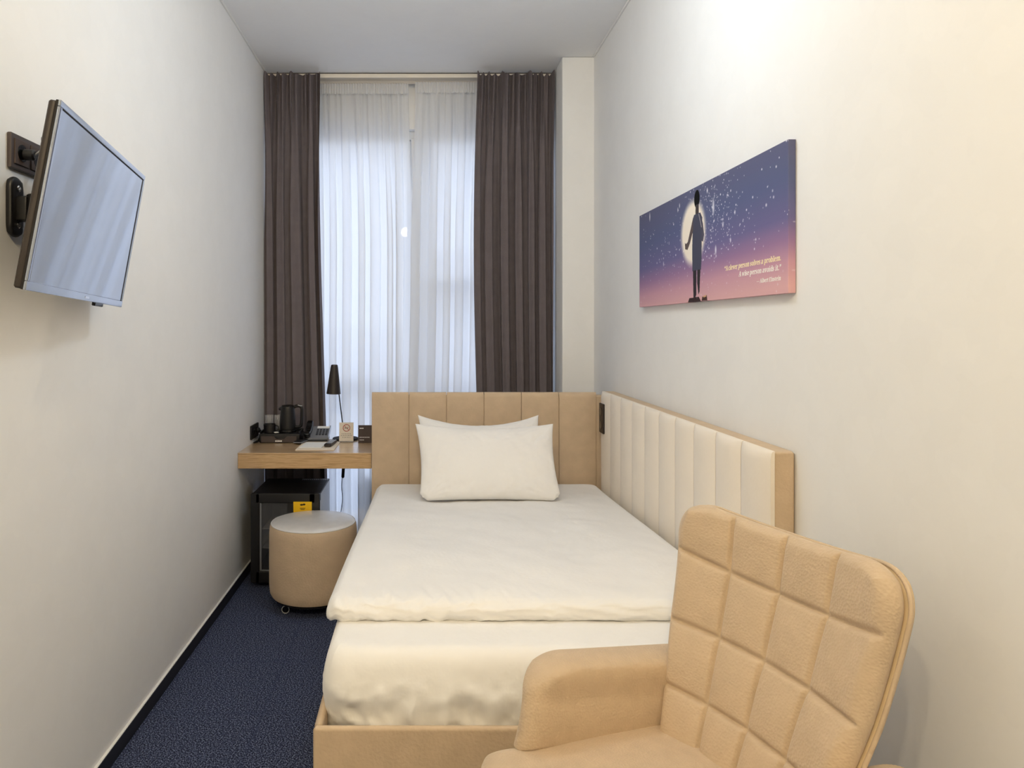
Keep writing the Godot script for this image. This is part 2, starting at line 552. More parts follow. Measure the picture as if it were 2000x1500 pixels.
func build_curtains() -> void:
	var rail := thing("curtain_rail", "cream ceiling curtain rail running the width of the window", "curtain rail", W(0, 3.08, 4.68))
	part("track", MB.new().box(W(-0.095, 3.100, 4.712), Vector3(1.885, 0.026, 0.014), 0.003).box(W(-0.095, 3.108, 4.77), Vector3(1.885, 0.010, 0.11), 0.002).box(W(-0.095, 3.100, 4.825), Vector3(1.885, 0.026, 0.012), 0.002), M.rail, rail)
	part("shadow_gap_strip", MB.new().box(W(-0.095, 3.1165, 4.765), Vector3(1.87, 0.007, 0.10), 0.001), M.umber, rail)  # dark strip painted in for the shadow gap between rail and ceiling
	var yt := 3.094
	var dl := thing("blackout_curtain", "dark taupe blackout curtain on the left of the window, beside the kettle", "curtain", W(-0.84, 0.02, 4.70), "dark curtains framing the window")
	part("cloth", hang(func(d): return -1.037, func(d): return -0.672 + 0.052 * smoothstep(0.25, 1.0, d), 0.02, yt, 4.655, 4, 0.040, 2.0, 240, 70, 0.013), M.drape, dl)
	var dr := thing("blackout_curtain", "dark taupe blackout curtain on the right of the window, beside the white pillar", "curtain", W(0.59, 0.02, 4.70), "dark curtains framing the window")
	part("cloth", hang(func(d): return 0.345 - 0.022 * sin(PI * minf(d * 1.3, 1.0)), func(d): return 0.842, 0.02, yt, 4.655, 6, 0.040, 7.0, 300, 70, 0.013), M.drape, dr)
	var sl := thing("sheer_curtain", "white sheer curtain covering the left window light, behind the black lamp", "sheer curtain", W(-0.55, 0.02, 4.81), "white sheers over the window")
	part("cloth", hang(func(d): return -1.02, func(d): return -0.105 + 0.035 * smoothstep(0.0, 0.4, d), 0.02, 3.078, 4.83, 10, 0.019, 4.0, 460, 40, 0.0), M.sheer, sl)
	part("heading_tape", MB.new().grid(300, 4, func(u, w): return W(lerpf(-1.02, -0.105, u), lerpf(3.010, 3.080, w), 4.800 - 0.005 * sin(u * 330.0)), false), M.sheer, sl)
	var sr := thing("sheer_curtain", "white sheer curtain over the right window light, next to the narrow gap", "sheer curtain", W(0.35, 0.02, 4.79), "white sheers over the window")
	part("cloth", hang(func(d): return -0.058 - 0.03 * smoothstep(0.0, 0.4, d) - 0.03 * smoothstep(0.4, 1.0, d), func(d): return 0.84, 0.02, 3.078, 4.80, 9, 0.018, 9.0, 420, 40, 0.0), M.sheer, sr)
	part("heading_tape", MB.new().grid(280, 4, func(u, w): return W(lerpf(-0.058, 0.84, u), lerpf(3.010, 3.080, w), 4.772 - 0.005 * sin(u * 320.0)), false), M.sheer, sr)

# ---------------------------------------------------------------- lamps
func ceiling_lamp(at: Vector3, energy: float, label: String, aim := Vector3.DOWN, cone := 80.0, tone := Color(1.0, 0.908, 0.735), radius := 0.036) -> void:
	var o := thing("ceiling_downlight", label, "ceiling lamp", at, "recessed ceiling lights")
	part("trim_ring", MB.new().lathe([Vector2(radius, 0.003), Vector2(radius + 0.002, -0.006), Vector2(radius + 0.016, -0.006), Vector2(radius + 0.018, 0.0), Vector2(radius + 0.018, 0.003)], 32, Transform3D(Basis(), at)), M.white_plastic, o)
	part("lamp_glow", MB.new().lathe([Vector2(0.0, -0.003), Vector2(radius, -0.003), Vector2(radius, 0.003), Vector2(0.0, 0.003)], 32, Transform3D(Basis(), at)), M.glow, o)
	var s := SpotLight3D.new()
	s.name = "lamp_light"
	s.light_color = tone
	s.light_energy = energy
	s.light_size = radius
	s.spot_angle = cone
	s.spot_angle_attenuation = 0.6
	s.spot_range = 9.0
	s.spot_attenuation = 2.0
	s.shadow_enabled = true
	o.add_child(s)
	s.position = Vector3(0, -0.012, 0)
	s.basis = Basis.looking_at(aim, Vector3.FORWARD if absf(aim.y) > 0.9 else Vector3.UP)

func added_fill_pendant(at: Vector3, energy: float) -> void:  # added lamp out of view, cool fill for walls, bed and ceiling
	var o := thing("added_fill_pendant", "added opal globe lamp, out of view over the foot of the bed, giving cool fill light", "added fill lamp", at)
	var xf := Transform3D(Basis(), at)
	var globe := []
	for i in 25:
		var a := PI * i / 24.0 - PI / 2
		globe.append(Vector2(maxf(0.11 * cos(a), 0.0), 0.11 * sin(a)))
	part("lamp_globe", MB.new().lathe(globe, 40, xf), M.opal, o)
	part("collar", MB.new().lathe([Vector2(0, 0.10), Vector2(0.035, 0.10), Vector2(0.035, 0.135), Vector2(0.008, 0.15), Vector2(0, 0.15)], 28, xf), M.silver, o)
	part("cord", MB.new().cyl(at + Vector3(0, 0.148, 0), Vector3(at.x, CEIL - 0.02, at.z), 0.003, 10), M.black, o)
	part("canopy", MB.new().cyl(Vector3(at.x, CEIL - 0.028, at.z), Vector3(at.x, CEIL - 0.001, at.z), 0.05, 32, 0.004), M.white_plastic, o)
	var l := OmniLight3D.new()
	l.name = "lamp_light"
	l.light_color = Color(0.91, 0.955, 0.99)
	l.light_energy = energy
	l.light_size = 0.10
	l.omni_range = 9.0
	l.omni_attenuation = 2.0
	l.shadow_enabled = true
	o.add_child(l)

# ---------------------------------------------------------------- bed
func build_bed() -> void:
	var xl := -0.2856
	var xr := 0.945
	var zf := 1.841
	var zh := 3.95
	var top := 0.415
	var bed := thing("bed_frame", "beige upholstered single bed frame with tall channelled headboard against the desk end", "bed", W(0.33, 0, 2.9))
	part("foot_board", MB.new().box(W((xl + xr) / 2, (top + 0.04) / 2, zf + 0.012), Vector3(xr - xl, top - 0.04, 0.024), 0.008), M.velvet, bed)
	for sx in [xl + 0.012, xr - 0.012]:
		part("side_board", MB.new().box(W(sx, (top + 0.04) / 2, (zf + zh) / 2 + 0.012), Vector3(0.024, top - 0.04, zh - zf - 0.024), 0.008), M.velvet, bed)
	part("slat_base", MB.new().box(W((xl + xr) / 2, 0.27, (zf + zh) / 2), Vector3(xr - xl - 0.05, 0.04, zh - zf - 0.06), 0.004), M.black_matt, bed)
	for fx in [xl + 0.06, xr - 0.06]:
		for fz in [zf + 0.06, zh - 0.06]:
			part("foot", MB.new().box(W(fx, 0.021, fz), Vector3(0.06, 0.042, 0.06), 0.004), M.black_matt, bed)
	# headboard: six vertical channels on a backing board
	var hb := part("headboard", MB.new().box(W((-0.2906 + 1.045) / 2, 0.54, zh + 0.055), Vector3(1.3356, 1.06, 0.05), 0.012), M.velvet, bed)
	var pw := 1.2466 / 6.0
	for i in 6:
		var cx := -0.2906 + pw * (i + 0.5)
		part("headboard_channel", channel(pw, 0.30, 1.087, 0.020).call(func(x, y, z): return W(cx + x, y, zh + 0.030 - z)), M.velvet, hb)
	# side panel, ten channels along the right wall
	var sp := thing("headboard_panel", "beige channel-tufted upholstered panel along the right wall beside the bed, coloured pale for its sheen", "wall panel", W(1.0, 0, 3.0))
	part("backing", MB.new().box(W(1.018, 0.577, 2.984), Vector3(0.062, 1.037, 1.924), 0.008), M.velvet, sp)
	var n := 10
	var z0 := 3.953
	var step := 0.1932
	for i in n:
		var cz := z0 - step * (i + 0.5)
		part("channel", channel(step, 0.06, 1.096, 0.024).call(func(x, y, z): return W(0.986 - z, y, cz + x)), M.velvet_sheen, sp)
	# mattress
	var mt := thing("mattress", "mattress in a white fitted sheet creased along its foot end, in the beige bed frame", "mattress", W(0.33, 0.29, 2.9))
	var ridge := FastNoiseLite.new()
	ridge.seed = 4
	ridge.frequency = 3.4
	ridge.fractal_type = FastNoiseLite.FRACTAL_RIDGED
	ridge.fractal_octaves = 3
	var mz := (1.885 + 3.94) / 2
	var mhh := (3.94 - 1.885) / 2
	var place := func(x: float, y: float, z: float, e: float) -> Vector3:
		# plan y runs towards the foot
		var p := Vector3(0.335 + x, 0.44 + z * (1.0 - 0.18 * (0.5 - 0.5 * y / mhh)), -(mz - y))
		var low := smoothstep(0.545, 0.44, p.y)
		var tuck := smoothstep(0.47, 0.40, p.y)
		var foot := smoothstep(mhh - 0.10, mhh - 0.01, y)
		var left := smoothstep(-0.52, -0.61, x)
		var d := ridge.get_noise_2d(x * 1.1 + p.y * 1.4, p.y * 1.2 - x * 0.75)
		var d2 := ridge.get_noise_2d(y * 1.2 + 7.0, p.y * 2.0)
		p.z += foot * (low * 0.020 * d - tuck * 0.006)
		p.x += left * (-low * 0.008 * d2 + tuck * 0.010)
		p.z -= foot * tuck * 0.03 * smoothstep(-0.40, -0.60, x)
		return p
	part("fitted_sheet", MB.new().pad(0.610, mhh, 0.07, 0.147, 0.93, 2.6, 150, 150, func(x, y, z, e): return place.call(x, -y, z, e), 20), M.linen, mt)
	# duvet
	var dv := thing("duvet", "smooth white duvet laid flat over the mattress, its front hem puckered", "duvet", W(0.33, 0.59, 3.0))
	var dz0 := 2.09
	var dz1 := 3.93
	var soft := FastNoiseLite.new()
	soft.seed = 11
	soft.frequency = 1.6
	soft.fractal_octaves = 3
	var pucker := FastNoiseLite.new()
	pucker.seed = 5
	pucker.frequency = 9.0
	var dplace := func(x: float, y: float, z: float, e: float) -> Vector3:
		var f := 0.5 - 0.5 * y / 0.92                # 1 at the foot
		var depth := lerpf(dz1, dz0, f)
		var xl2 := lerpf(-0.258, -0.292, f)
		var u := (x + 0.61) / 1.22
		var px := lerpf(xl2, 0.938, u)
		var base := lerpf(0.556, 0.597, smoothstep(0.0, 0.9, f))
		var thick := lerpf(0.8, 1.15, f)
		var p := W(px, base + 0.016 + z * thick, depth)
		p.y += 0.010 * soft.get_noise_2d(px * 1.5, depth * 1.2) * smoothstep(1.0, 0.9, e)
		var hem := smoothstep(0.90, 1.0, f)
		p.y += hem * 0.009 * pucker.get_noise_2d(px * 2.6 + depth * 0.9, depth * 0.4) * smoothstep(0.75, 0.2, u)
		p.z += hem * 0.009 * pucker.get_noise_2d(px * 0.8 + 31.0, z * 6.0)
		p.y -= smoothstep(0.03, 0.0, u) * 0.012
		p.y -= smoothstep(0.05, 0.0, 1.0 - f) * 0.004
		return p
	part("cover", MB.new().pad(0.61, 0.92, 0.05, 0.029, 0.945, 2.2, 160, 160, func(x, y, z, e): return dplace.call(x, y, z, e), 10), M.linen, dv)
	# pillows
	pillow("white pillow standing in front, leaning on the other pillow", W(0.314, 0.615, 3.44), W(0.306, 0.957, 3.64), 0.350, 0.075, 3.0, 0.022)
	pillow("white pillow behind, only its sagging top edge showing against the headboard", W(0.300, 0.640, 3.66), W(0.292, 0.975, 3.86), 0.325, 0.070, 8.0, 0.058)

# An upholstered vertical channel between two seams; call the result with place(x, y, z).
func channel(width: float, y0: float, y1: float, depth: float) -> Callable:
	return func(place: Callable) -> MB:
		var hw := width / 2
		var hh := (y1 - y0) / 2
		var f := func(x: float, y: float, z: float, e: float) -> Vector3:
			var sx := clampf(x / hw, -1.0, 1.0)
			var round_ := pow(maxf(1.0 - pow(absf(sx), 2.4), 0.0), 0.6)
			var top := (hh - y) / 0.035
			var cap := 1.0 if top > 1.0 else sqrt(maxf(1.0 - (1.0 - top) * (1.0 - top), 0.0))
			var k := z
			if z > 0.0:
				k = (0.006 + (depth - 0.006) * (0.35 + 0.65 * round_) * round_) * cap
			else:
				k = -0.004
			return place.call(x, (y0 + y1) / 2 + y, k)
		return MB.new().pad(hw - 0.0014, hh, 0.0, 0.01, 0.90, 2.0, 24, 40, f, 6)

func pillow(label: String, bottom: Vector3, top: Vector3, hw: float, half: float, seed_: float, sag: float) -> void:
	var o := thing("pillow", label, "pillow", bottom, "white pillows on the bed")
	var up := (top - bottom)
	var hh := up.length() / 2
	up = up.normalized()
	var nrm := Vector3.RIGHT.cross(up).normalized()
	var c := (bottom + top) / 2
	var nz := FastNoiseLite.new()
	nz.seed = int(seed_) + 40
	nz.frequency = 3.5
	var place := func(s: float, t: float, z: float, e: float) -> Vector3:
		var full := pow(maxf((1.0 - s * s) * (1.0 - t * t), 0.0), 0.42)
		var x := hw * s * (1.0 - 0.055 * (1.0 - t * t) - (0.035 * (1.0 - t) * 0.5) * smoothstep(-1.0, 0.0, -s))
		var y := hh * t * (1.0 - 0.05 * (1.0 - s * s))
		var cr := smoothstep(0.86, 1.0, absf(s)) * smoothstep(0.80, 1.0, -t)
		x *= 1.0 - 0.045 * cr
		y += 0.018 * cr
		if t > 0.0:
			y -= sag * t * (1.0 - s * s)
		var wr := 0.012 * nz.get_noise_2d(s * 1.4 + seed_, t * 0.7) * (1.0 - full) * 2.0
		var creases := 0.006 * sin(atan2(t - signf(t) * 1.0, s - signf(s) * 1.0) * 22.0) * smoothstep(0.75, 0.15, Vector2(absf(s) - 1.0, absf(t) - 1.0).length()) * full
		var zz := signf(z) * half * full + (wr + creases) * full
		if t < -0.8:
			y += 0.01 * (t + 0.8)
		return c + Vector3.RIGHT * x + up * y + nrm * zz
	part("pillowcase", MB.new().pad(1.0, 1.0, 0.0, 1.0, 0.80, 2.0, 70, 50, place, 12), M.linen, o)

# ---------------------------------------------------------------- armchair
const CH_LEAN := 0.327
const CH_Y := 0.744

func back_point(u: float, s: float, off: float) -> Vector3:
	var wing := 0.0525 * pow(u / 0.28, 2.0)
	var slope := 2.0 * 0.0525 * u / (0.28 * 0.28)
	var n := Vector3(-slope, sin(CH_LEAN), cos(CH_LEAN)).normalized()
	var curl := 0.36 * s * s if s > 0.0 else 0.0
	return Vector3(u, CH_Y + s * cos(CH_LEAN), -s * sin(CH_LEAN) + wing + curl) + n * off

func build_armchair() -> void:
	var ch := thing("armchair", "beige suede armchair with square-quilted winged back and padded arms, close to the right wall", "armchair", W(0.7202, 0, 1.5275))
	ch.rotation.y = -(PI / 2 - 0.334)
	var s0 := -0.36
	var s1 := 0.274
	var rows := [0.1385, -0.008, -0.1535, -0.298]
	var wid := func(s: float) -> float: return 0.256 + (0.135 if s > 0.0 else 0.19) * clampf(s, -0.30, 0.30)
	# quilted cushion
	var quilt := func(x: float, y: float, z: float, e: float) -> Vector3:
		var s := (s0 + s1) / 2 + y
		var w: float = wid.call(s)
		var u := x * w
		# raised ears at both top corners
		var ear := smoothstep(0.0, 0.24, y) * 0.034 * pow(absf(x), 2.2)
		var off := z
		if z > 0.0:
			var q := w * 0.475
			var du := absf(fposmod(u / q + 0.5, 1.0) - 0.5) * q
			if absf(u) > q * 1.4:
				du = absf(absf(u) - q)
			var ds := 1.0
			for r in rows:
				ds = minf(ds, absf(s - r))
			var near := smoothstep(1.0, 0.93, e)
			var puff_u := minf(du / (q * 0.5), 1.0)
			var puff_s := minf(ds / 0.0733, 1.0)
			var puff := pow(sin(PI / 2 * puff_u), 0.55) * pow(sin(PI / 2 * puff_s), 0.55)
			var grove := (1.0 - exp(-pow(du / 0.0048, 2.0))) * (1.0 - exp(-pow(ds / 0.0055, 2.0)))
			off += near * (0.011 * puff + 0.008 * grove - 0.012)
		return back_point(u, s + ear, off - 0.024)
	part("backrest", MB.new().pad(1.0, (s1 - s0) / 2, 0.0, 0.024, 0.88, 2.2, 210, 190, func(x, y, z, e): return quilt.call(round_x(x, y, (s1 - s0) / 2, e), round_y(x, y, (s1 - s0) / 2, e), z, e), 12), M.suede, ch, false)
	# plain outer shell behind it
	var outer := func(x: float, y: float, z: float, e: float) -> Vector3:
		var s := (s0 + s1) / 2 + y * 1.012
		var w: float = wid.call(s) - 0.004
		var ear := smoothstep(0.0, 0.24, y) * 0.034 * pow(absf(x), 2.2)
		return back_point(x * w, s + ear, z - 0.052)
	part("back_shell", MB.new().pad(1.0, (s1 - s0) / 2, 0.0, 0.010, 0.93, 2.6, 60, 60, func(x, y, z, e): return outer.call(round_x(x, y, (s1 - s0) / 2, e), round_y(x, y, (s1 - s0) / 2, e), z, e), 8), M.suede_plain, ch, false)
	# piping between the two
	var pts := []
	for i in 161:
		var a := TAU * i / 160.0
		var d := Vector2(cos(a), sin(a))
		var m := maxf(absf(d.x), absf(d.y))
		var hh := (s1 - s0) / 2
		var q := Vector2(d.x / m, d.y / m * hh)
		var q2 := Vector2(round_x(q.x, q.y, hh, 1.0), round_y(q.x, q.y, hh, 1.0))
		var s := (s0 + s1) / 2 + q2.y
		pts.append(back_point(q2.x * (wid.call(s) + 0.001), s + smoothstep(0.0, 0.24, q2.y) * 0.034 * pow(absf(q2.x), 2.2), -0.046))
	part("piping", MB.new().tube(pts, 0.0042, 8), M.suede, ch, false)
	# arms
	for side in [-1.0, 1.0]:
		var sd: float = side
		var arm := func(x: float, y: float, z: float, e: float) -> Vector3:
			var f := x * 0.5 + 0.5         # 0 at the back, 1 at the front
			var g := y * 0.5 + 0.5         # 0 below, 1 on top
			var zz := lerpf(lerpf(-0.02, -0.075, g), lerpf(0.455, 0.415, g), f)
			var yy := lerpf(lerpf(0.43, 0.644, g), lerpf(0.495, 0.684, g), f)
			var xx := 0.252 + 0.018 * f * (0.3 + 0.7 * g) + 0.020 * g * g - 0.012 * sin(PI * g)
			var roll := 0.6 + 0.4 * smoothstep(0.55, 0.9, g) + 0.1 * smoothstep(0.7, 1.0, f)
			return Vector3(sd * (xx - z * roll), yy, zz)
		var am := MB.new()
		am.pad(1.0, 1.0, 0.0, 0.046, 0.80, 2.2, 60, 50, func(x, y, z, e):
			var c := arm_corner(x, y, e)
			return arm.call(c.x, c.y, z * sd, e), 12)
		part("armrest", am, M.suede, ch, false)
	# seat
	var seat := func(x: float, y: float, z: float, e: float) -> Vector3:
		var crown := 0.024 * (1.0 - pow(x / 0.31, 2.0)) * (1.0 - pow(y / 0.30, 2.0)) if z > 0.0 else 0.0
		var wide := lerpf(0.90, 1.0, smoothstep(0.15, 0.30, y)) if absf(x) > 0.0 else 1.0
		return Vector3(x * wide, 0.431 + z + crown, 0.240 + y)
	part("seat", MB.new().pad(0.315, 0.31, 0.09, 0.062, 0.80, 2.3, 60, 60, func(x, y, z, e): return seat.call(x, -y, z, e), 12), M.suede, ch, false)
	part("seat_frame", MB.new().box(Vector3(0, 0.29, 0.22), Vector3(0.52, 0.10, 0.50), 0.03), M.suede_plain, ch, false)
	for sx in [-1.0, 1.0]:
		for sz in [0.02, 0.42]:
			var a0 := Vector3(sx * 0.21, 0.26, sz)
			var a1 := Vector3(sx * 0.25, 0.0, sz + (0.04 if sz > 0.1 else -0.05))
			var up := (a0 - a1).normalized()
			var sidev := up.cross(Vector3.FORWARD).normalized()
			part("leg", MB.new().lathe([Vector2(0, 0), Vector2(0.011, 0), Vector2(0.012, 0.004), Vector2(0.020, a0.distance_to(a1)), Vector2(0, a0.distance_to(a1))], 20, Transform3D(Basis(sidev, up, sidev.cross(up)), a1)), M.oak_leg, ch, false)

func arm_corner(x: float, y: float, e: float) -> Vector2:
	# the upper front corner is strongly rounded
	var m := maxf(maxf(absf(x), absf(y)), 1e-5)
	var b := Vector2(x, y) / m
	var r := Vector2(0.42, 0.75)
	var q := Vector2(x, y)
	if b.x > 1.0 - r.x and b.y > 1.0 - r.y:
		var c := Vector2(1.0 - r.x, 1.0 - r.y)
		var d := (b - c) / r
		q += (c + d.normalized() * r - b) * pow(e, 2.5)
	return q

func round_k(x: float, y: float, hh: float, e: float) -> Vector2:
	# round the corners of a half-width-1 by hh plate; corner radius in metres of the chair back
	var m := maxf(maxf(absf(x), absf(y) / hh), 1e-5)
	var b := Vector2(x / m, y / m)
	var rx := 0.34
	var ry := 0.105
	if absf(b.x) > 1.0 - rx and absf(b.y) > hh - ry:
		var c := Vector2(signf(b.x) * (1.0 - rx), signf(b.y) * (hh - ry))
		var d := Vector2((b.x - c.x) / rx, (b.y - c.y) / ry)
		var k := c + Vector2(d.normalized().x * rx, d.normalized().y * ry)
		return Vector2(x, y) + (k - b) * pow(e, 6.0)
	return Vector2(x, y)

func round_x(x: float, y: float, hh: float, e: float) -> float:
	return round_k(x, y, hh, e).x

func round_y(x: float, y: float, hh: float, e: float) -> float:
	return round_k(x, y, hh, e).y

# ---------------------------------------------------------------- stool, desk, fridge
func build_stool() -> void:
	var c := W(-0.577, 0, 3.743)
	var o := thing("stool", "round beige upholstered stool with smooth top coloured pale for window sheen, on small chrome-ringed castors by the fridge", "stool", c)
	var r := 0.225
	var xf := Transform3D(Basis(), c)
	part("body", MB.new().lathe([Vector2(0, 0.062), Vector2(r - 0.03, 0.062), Vector2(r - 0.012, 0.068), Vector2(r - 0.003, 0.085), Vector2(r + 0.001, 0.12), Vector2(r + 0.002, 0.25), Vector2(r + 0.001, 0.39), Vector2(r - 0.003, 0.423), Vector2(r - 0.009, 0.433)], 72, xf), M.velvet, o)
	part("top", MB.new().lathe([Vector2(r - 0.010, 0.431), Vector2(r - 0.016, 0.438), Vector2(r - 0.04, 0.443), Vector2(r - 0.09, 0.447), Vector2(0.07, 0.449), Vector2(0, 0.4495)], 72, xf), M.stool_top_sheen, o)
	var ring := []
	for i in 73:
		var a := TAU * i / 72.0
		ring.append(c + Vector3(cos(a) * (r - 0.009), 0.4335, sin(a) * (r - 0.009)))
	part("piping", MB.new().tube(ring, 0.003, 6), M.stool_top_sheen, o)
	part("base_plate", MB.new().lathe([Vector2(0, 0.050), Vector2(r - 0.03, 0.050), Vector2(r - 0.026, 0.054), Vector2(r - 0.026, 0.0625), Vector2(0, 0.0625)], 48, xf), M.black_matt, o)
	for k in 4:
		var a := TAU * (k + 0.5) / 4.0 + 0.05
		var p := c + Vector3(cos(a) * 0.165, 0, sin(a) * 0.165)
		var w := part("castor", MB.new().cyl(p + Vector3(0, 0.021, -0.011), p + Vector3(0, 0.021, 0.011), 0.021, 28, 0.003).box(p + Vector3(0, 0.045, 0), Vector3(0.014, 0.014, 0.016), 0.002), M.black_gloss, o)
		var rp := []
		for i in 33:
			var b := TAU * i / 32.0
			rp.append(p + Vector3(cos(b) * 0.0185, 0.0212 + sin(b) * 0.0185, 0.0115))
		part("chrome_ring", MB.new().tube(rp, 0.0022, 6), M.ring, w)

func build_desk() -> void:
	var o := thing("desk", "wall-hung oak desk top with thick front edge, left of the headboard", "desk", W(-0.55, 0.66, 4.24))
	part("top", MB.new().box(W((LEFT - 0.2915) / 2, 0.7425, 4.25), Vector3(-0.2915 - LEFT, 0.007, 0.502), 0.0015), M.oak_top, o)
	part("front_edge", MB.new().box(W((LEFT - 0.2915) / 2, 0.6985, 4.25), Vector3(-0.2915 - LEFT - 0.002, 0.081, 0.498), 0.002), M.oak, o)
	# wall socket with a plug
	var s := thing("wall_socket", "black double wall socket above the desk on the left wall", "socket", W(LEFT, 0.80, 4.37))
	part("plate", MB.new().box(W(LEFT + 0.006, 0.815, 4.372), Vector3(0.012, 0.083, 0.180), 0.003), M.black, s)
	for dz in [-0.036, 0.036]:
		part("outlet", MB.new().cyl(W(LEFT + 0.0115, 0.815, 4.372 + dz), W(LEFT + 0.0135, 0.815, 4.372 + dz), 0.021, 24, 0.0005), M.black_gloss, s)
	var pg := thing("power_plug", "black plug and looping cable running from the desk socket to the tray", "plug", W(LEFT + 0.03, 0.76, 4.40))
	part("plug_body", MB.new().cyl(W(LEFT + 0.013, 0.815, 4.408), W(LEFT + 0.032, 0.815, 4.408), 0.016, 20, 0.004), M.black, pg)
	part("cable", MB.new().tube(bend([W(LEFT + 0.031, 0.815, 4.408), W(LEFT + 0.033, 0.812, 4.42), W(LEFT + 0.030, 0.785, 4.43), W(LEFT + 0.026, 0.758, 4.395), W(LEFT + 0.026, 0.7505, 4.35), W(LEFT + 0.012, 0.7505, 4.33), W(LEFT + 0.014, 0.7505, 4.38), W(LEFT + 0.022, 0.7505, 4.45)]), 0.0035, 8), M.black, pg)
	# fridge
	var f := thing("mini_fridge", "small black minibar fridge with glass door under the desk", "fridge", W(-0.768, 0, 4.182))
	var fx0 := -0.958
	var fx1 := -0.578
	var fcx := (fx0 + fx1) / 2
	var wide := fx1 - fx0
	# hollow cabinet: back, top, bottom, sides
	part("cabinet", MB.new().box(W(fcx, 0.50, 4.1920), Vector3(wide, 0.044, 0.40), 0.004).box(W(fcx, 0.07, 4.1920), Vector3(wide, 0.10, 0.40), 0.004).box(W(fcx, 0.28, 4.3770), Vector3(wide, 0.42, 0.03), 0.003).box(W(fx0 + 0.015, 0.28, 4.1920), Vector3(0.03, 0.42, 0.40), 0.003), M.black, f)
	part("side_wall", MB.new().box(W(fx1 - 0.0145, 0.272, 4.2020), Vector3(0.030, 0.492, 0.378), 0.003), M.steel_side, f)
	part("lining", MB.new().box(W(fcx, 0.29, 4.3570), Vector3(wide - 0.07, 0.36, 0.006), 0.001).box(W(fx0 + 0.033, 0.29, 4.2020), Vector3(0.005, 0.36, 0.30), 0.001), M.fridge_inside, f)
	part("shelf", MB.new().box(W(fcx, 0.30, 4.2120), Vector3(wide - 0.075, 0.006, 0.26), 0.001), M.white_plastic, f)
	part("shelf", MB.new().box(W(fcx, 0.19, 4.2120), Vector3(wide - 0.075, 0.006, 0.26), 0.001), M.white_plastic, f)
	for i in 14:
		part("lit_vent_slot", MB.new().box(W(-0.735 + i * 0.0115, 0.5225, 4.3570), Vector3(0.005, 0.002, 0.022), 0.0005), M.silver, f)  # silver strips stand for light showing through the vent holes
	var d := part("door", MB.new().box(W(fx0 + 0.022, 0.278, 3.9840), Vector3(0.050, 0.496, 0.024), 0.004).box(W(fx1 - 0.030, 0.278, 3.9840), Vector3(0.060, 0.496, 0.024), 0.004).box(W(fcx, 0.499, 3.9840), Vector3(wide - 0.05, 0.054, 0.024), 0.004).box(W(fcx, 0.062, 3.9840), Vector3(wide - 0.05, 0.064, 0.024), 0.004), M.black, f)
	part("door_glass", MB.new().box(W(fcx - 0.005, 0.283, 3.9860), Vector3(wide - 0.10, 0.384, 0.006), 0.001), M.fridge_glass, d)
	part("gasket", MB.new().box(W(fx0 + 0.052, 0.283, 3.9780), Vector3(0.010, 0.376, 0.006), 0.001).box(W(fcx - 0.01, 0.098, 3.9780), Vector3(wide - 0.115, 0.006, 0.006), 0.001), M.grey, d)
	var st := thing("fridge_sticker", "yellow sticker with small dark emblem on the fridge door", "sticker", W(-0.675, 0.44, 3.9690))
	part("paper", MB.new().box(W(-0.672, 0.440, 3.9705), Vector3(0.102, 0.082, 0.002), 0.0005), M.yellow, st)
	var em := MB.new().lathe([Vector2(0, 0), Vector2(0.008, 0), Vector2(0.008, 0.0006), Vector2(0, 0.0006)], 24, Transform3D(Basis(Vector3.RIGHT, PI / 2).scaled(Vector3(1, 0.6, 1)), W(-0.678, 0.464, 3.9695)))
	em.lathe([Vector2(0, 0), Vector2(0.008, 0), Vector2(0.008, 0.0006), Vector2(0, 0.0006)], 24, Transform3D(Basis(Vector3.RIGHT, PI / 2).scaled(Vector3(1, 0.6, 1)), W(-0.664, 0.466, 3.9695)))
	em.box(W(-0.671, 0.463, 3.9693), Vector3(0.024, 0.004, 0.0006), 0.0001)
	part("emblem", em, M.ink, st)
	part("print", MB.new().box(W(-0.672, 0.445, 3.9693), Vector3(0.030, 0.003, 0.0006), 0.0001).box(W(-0.672, 0.438, 3.9693), Vector3(0.022, 0.003, 0.0006), 0.0001), M.ink, st)
	# radiator behind the headboard
	var ra := thing("radiator", "white panel radiator behind the sheer, just left of the headboard under the desk line", "radiator", W(-0.1, 0, 4.902))
	part("panel", MB.new().box(W(-0.11, 0.275, 4.902), Vector3(0.64, 0.33, 0.04), 0.012), M.white_plastic, ra)
	part("top_grille", MB.new().box(W(-0.11, 0.446, 4.902), Vector3(0.65, 0.014, 0.05), 0.004), M.white_plastic, ra)
	for gx in [-0.37, 0.15]:
		part("foot", MB.new().box(W(gx, 0.056, 4.902), Vector3(0.03, 0.112, 0.03), 0.004), M.white_plastic, ra)
	# cords under the desk
	var cb := thing("lamp_cord", "thin dark lamp cord with an inline switch hanging below the desk", "cord", W(-0.52, 0.01, 4.53))
	part("cord", MB.new().tube(bend([W(-0.50, 0.748, 4.525), W(-0.505, 0.70, 4.53), W(-0.508, 0.60, 4.53), W(-0.520, 0.45, 4.53), W(-0.515, 0.36, 4.53), W(-0.530, 0.20, 4.53), W(-0.50, 0.02, 4.53), W(-0.44, 0.012, 4.46)]), 0.0022, 8), M.black, cb)
	part("switch", MB.new().box(W(-0.510, 0.542, 4.53), Vector3(0.019, 0.095, 0.016), 0.006, Basis(Vector3.BACK, -0.06)), M.black, cb)
	var ps := thing("power_strip", "black power strip with coiled cables on the carpet between stool and bed", "power strip", W(-0.37, 0, 4.28))
	part("housing", MB.new().box(W(-0.375, 0.032, 4.28), Vector3(0.07, 0.05, 0.24), 0.008), M.black, ps)
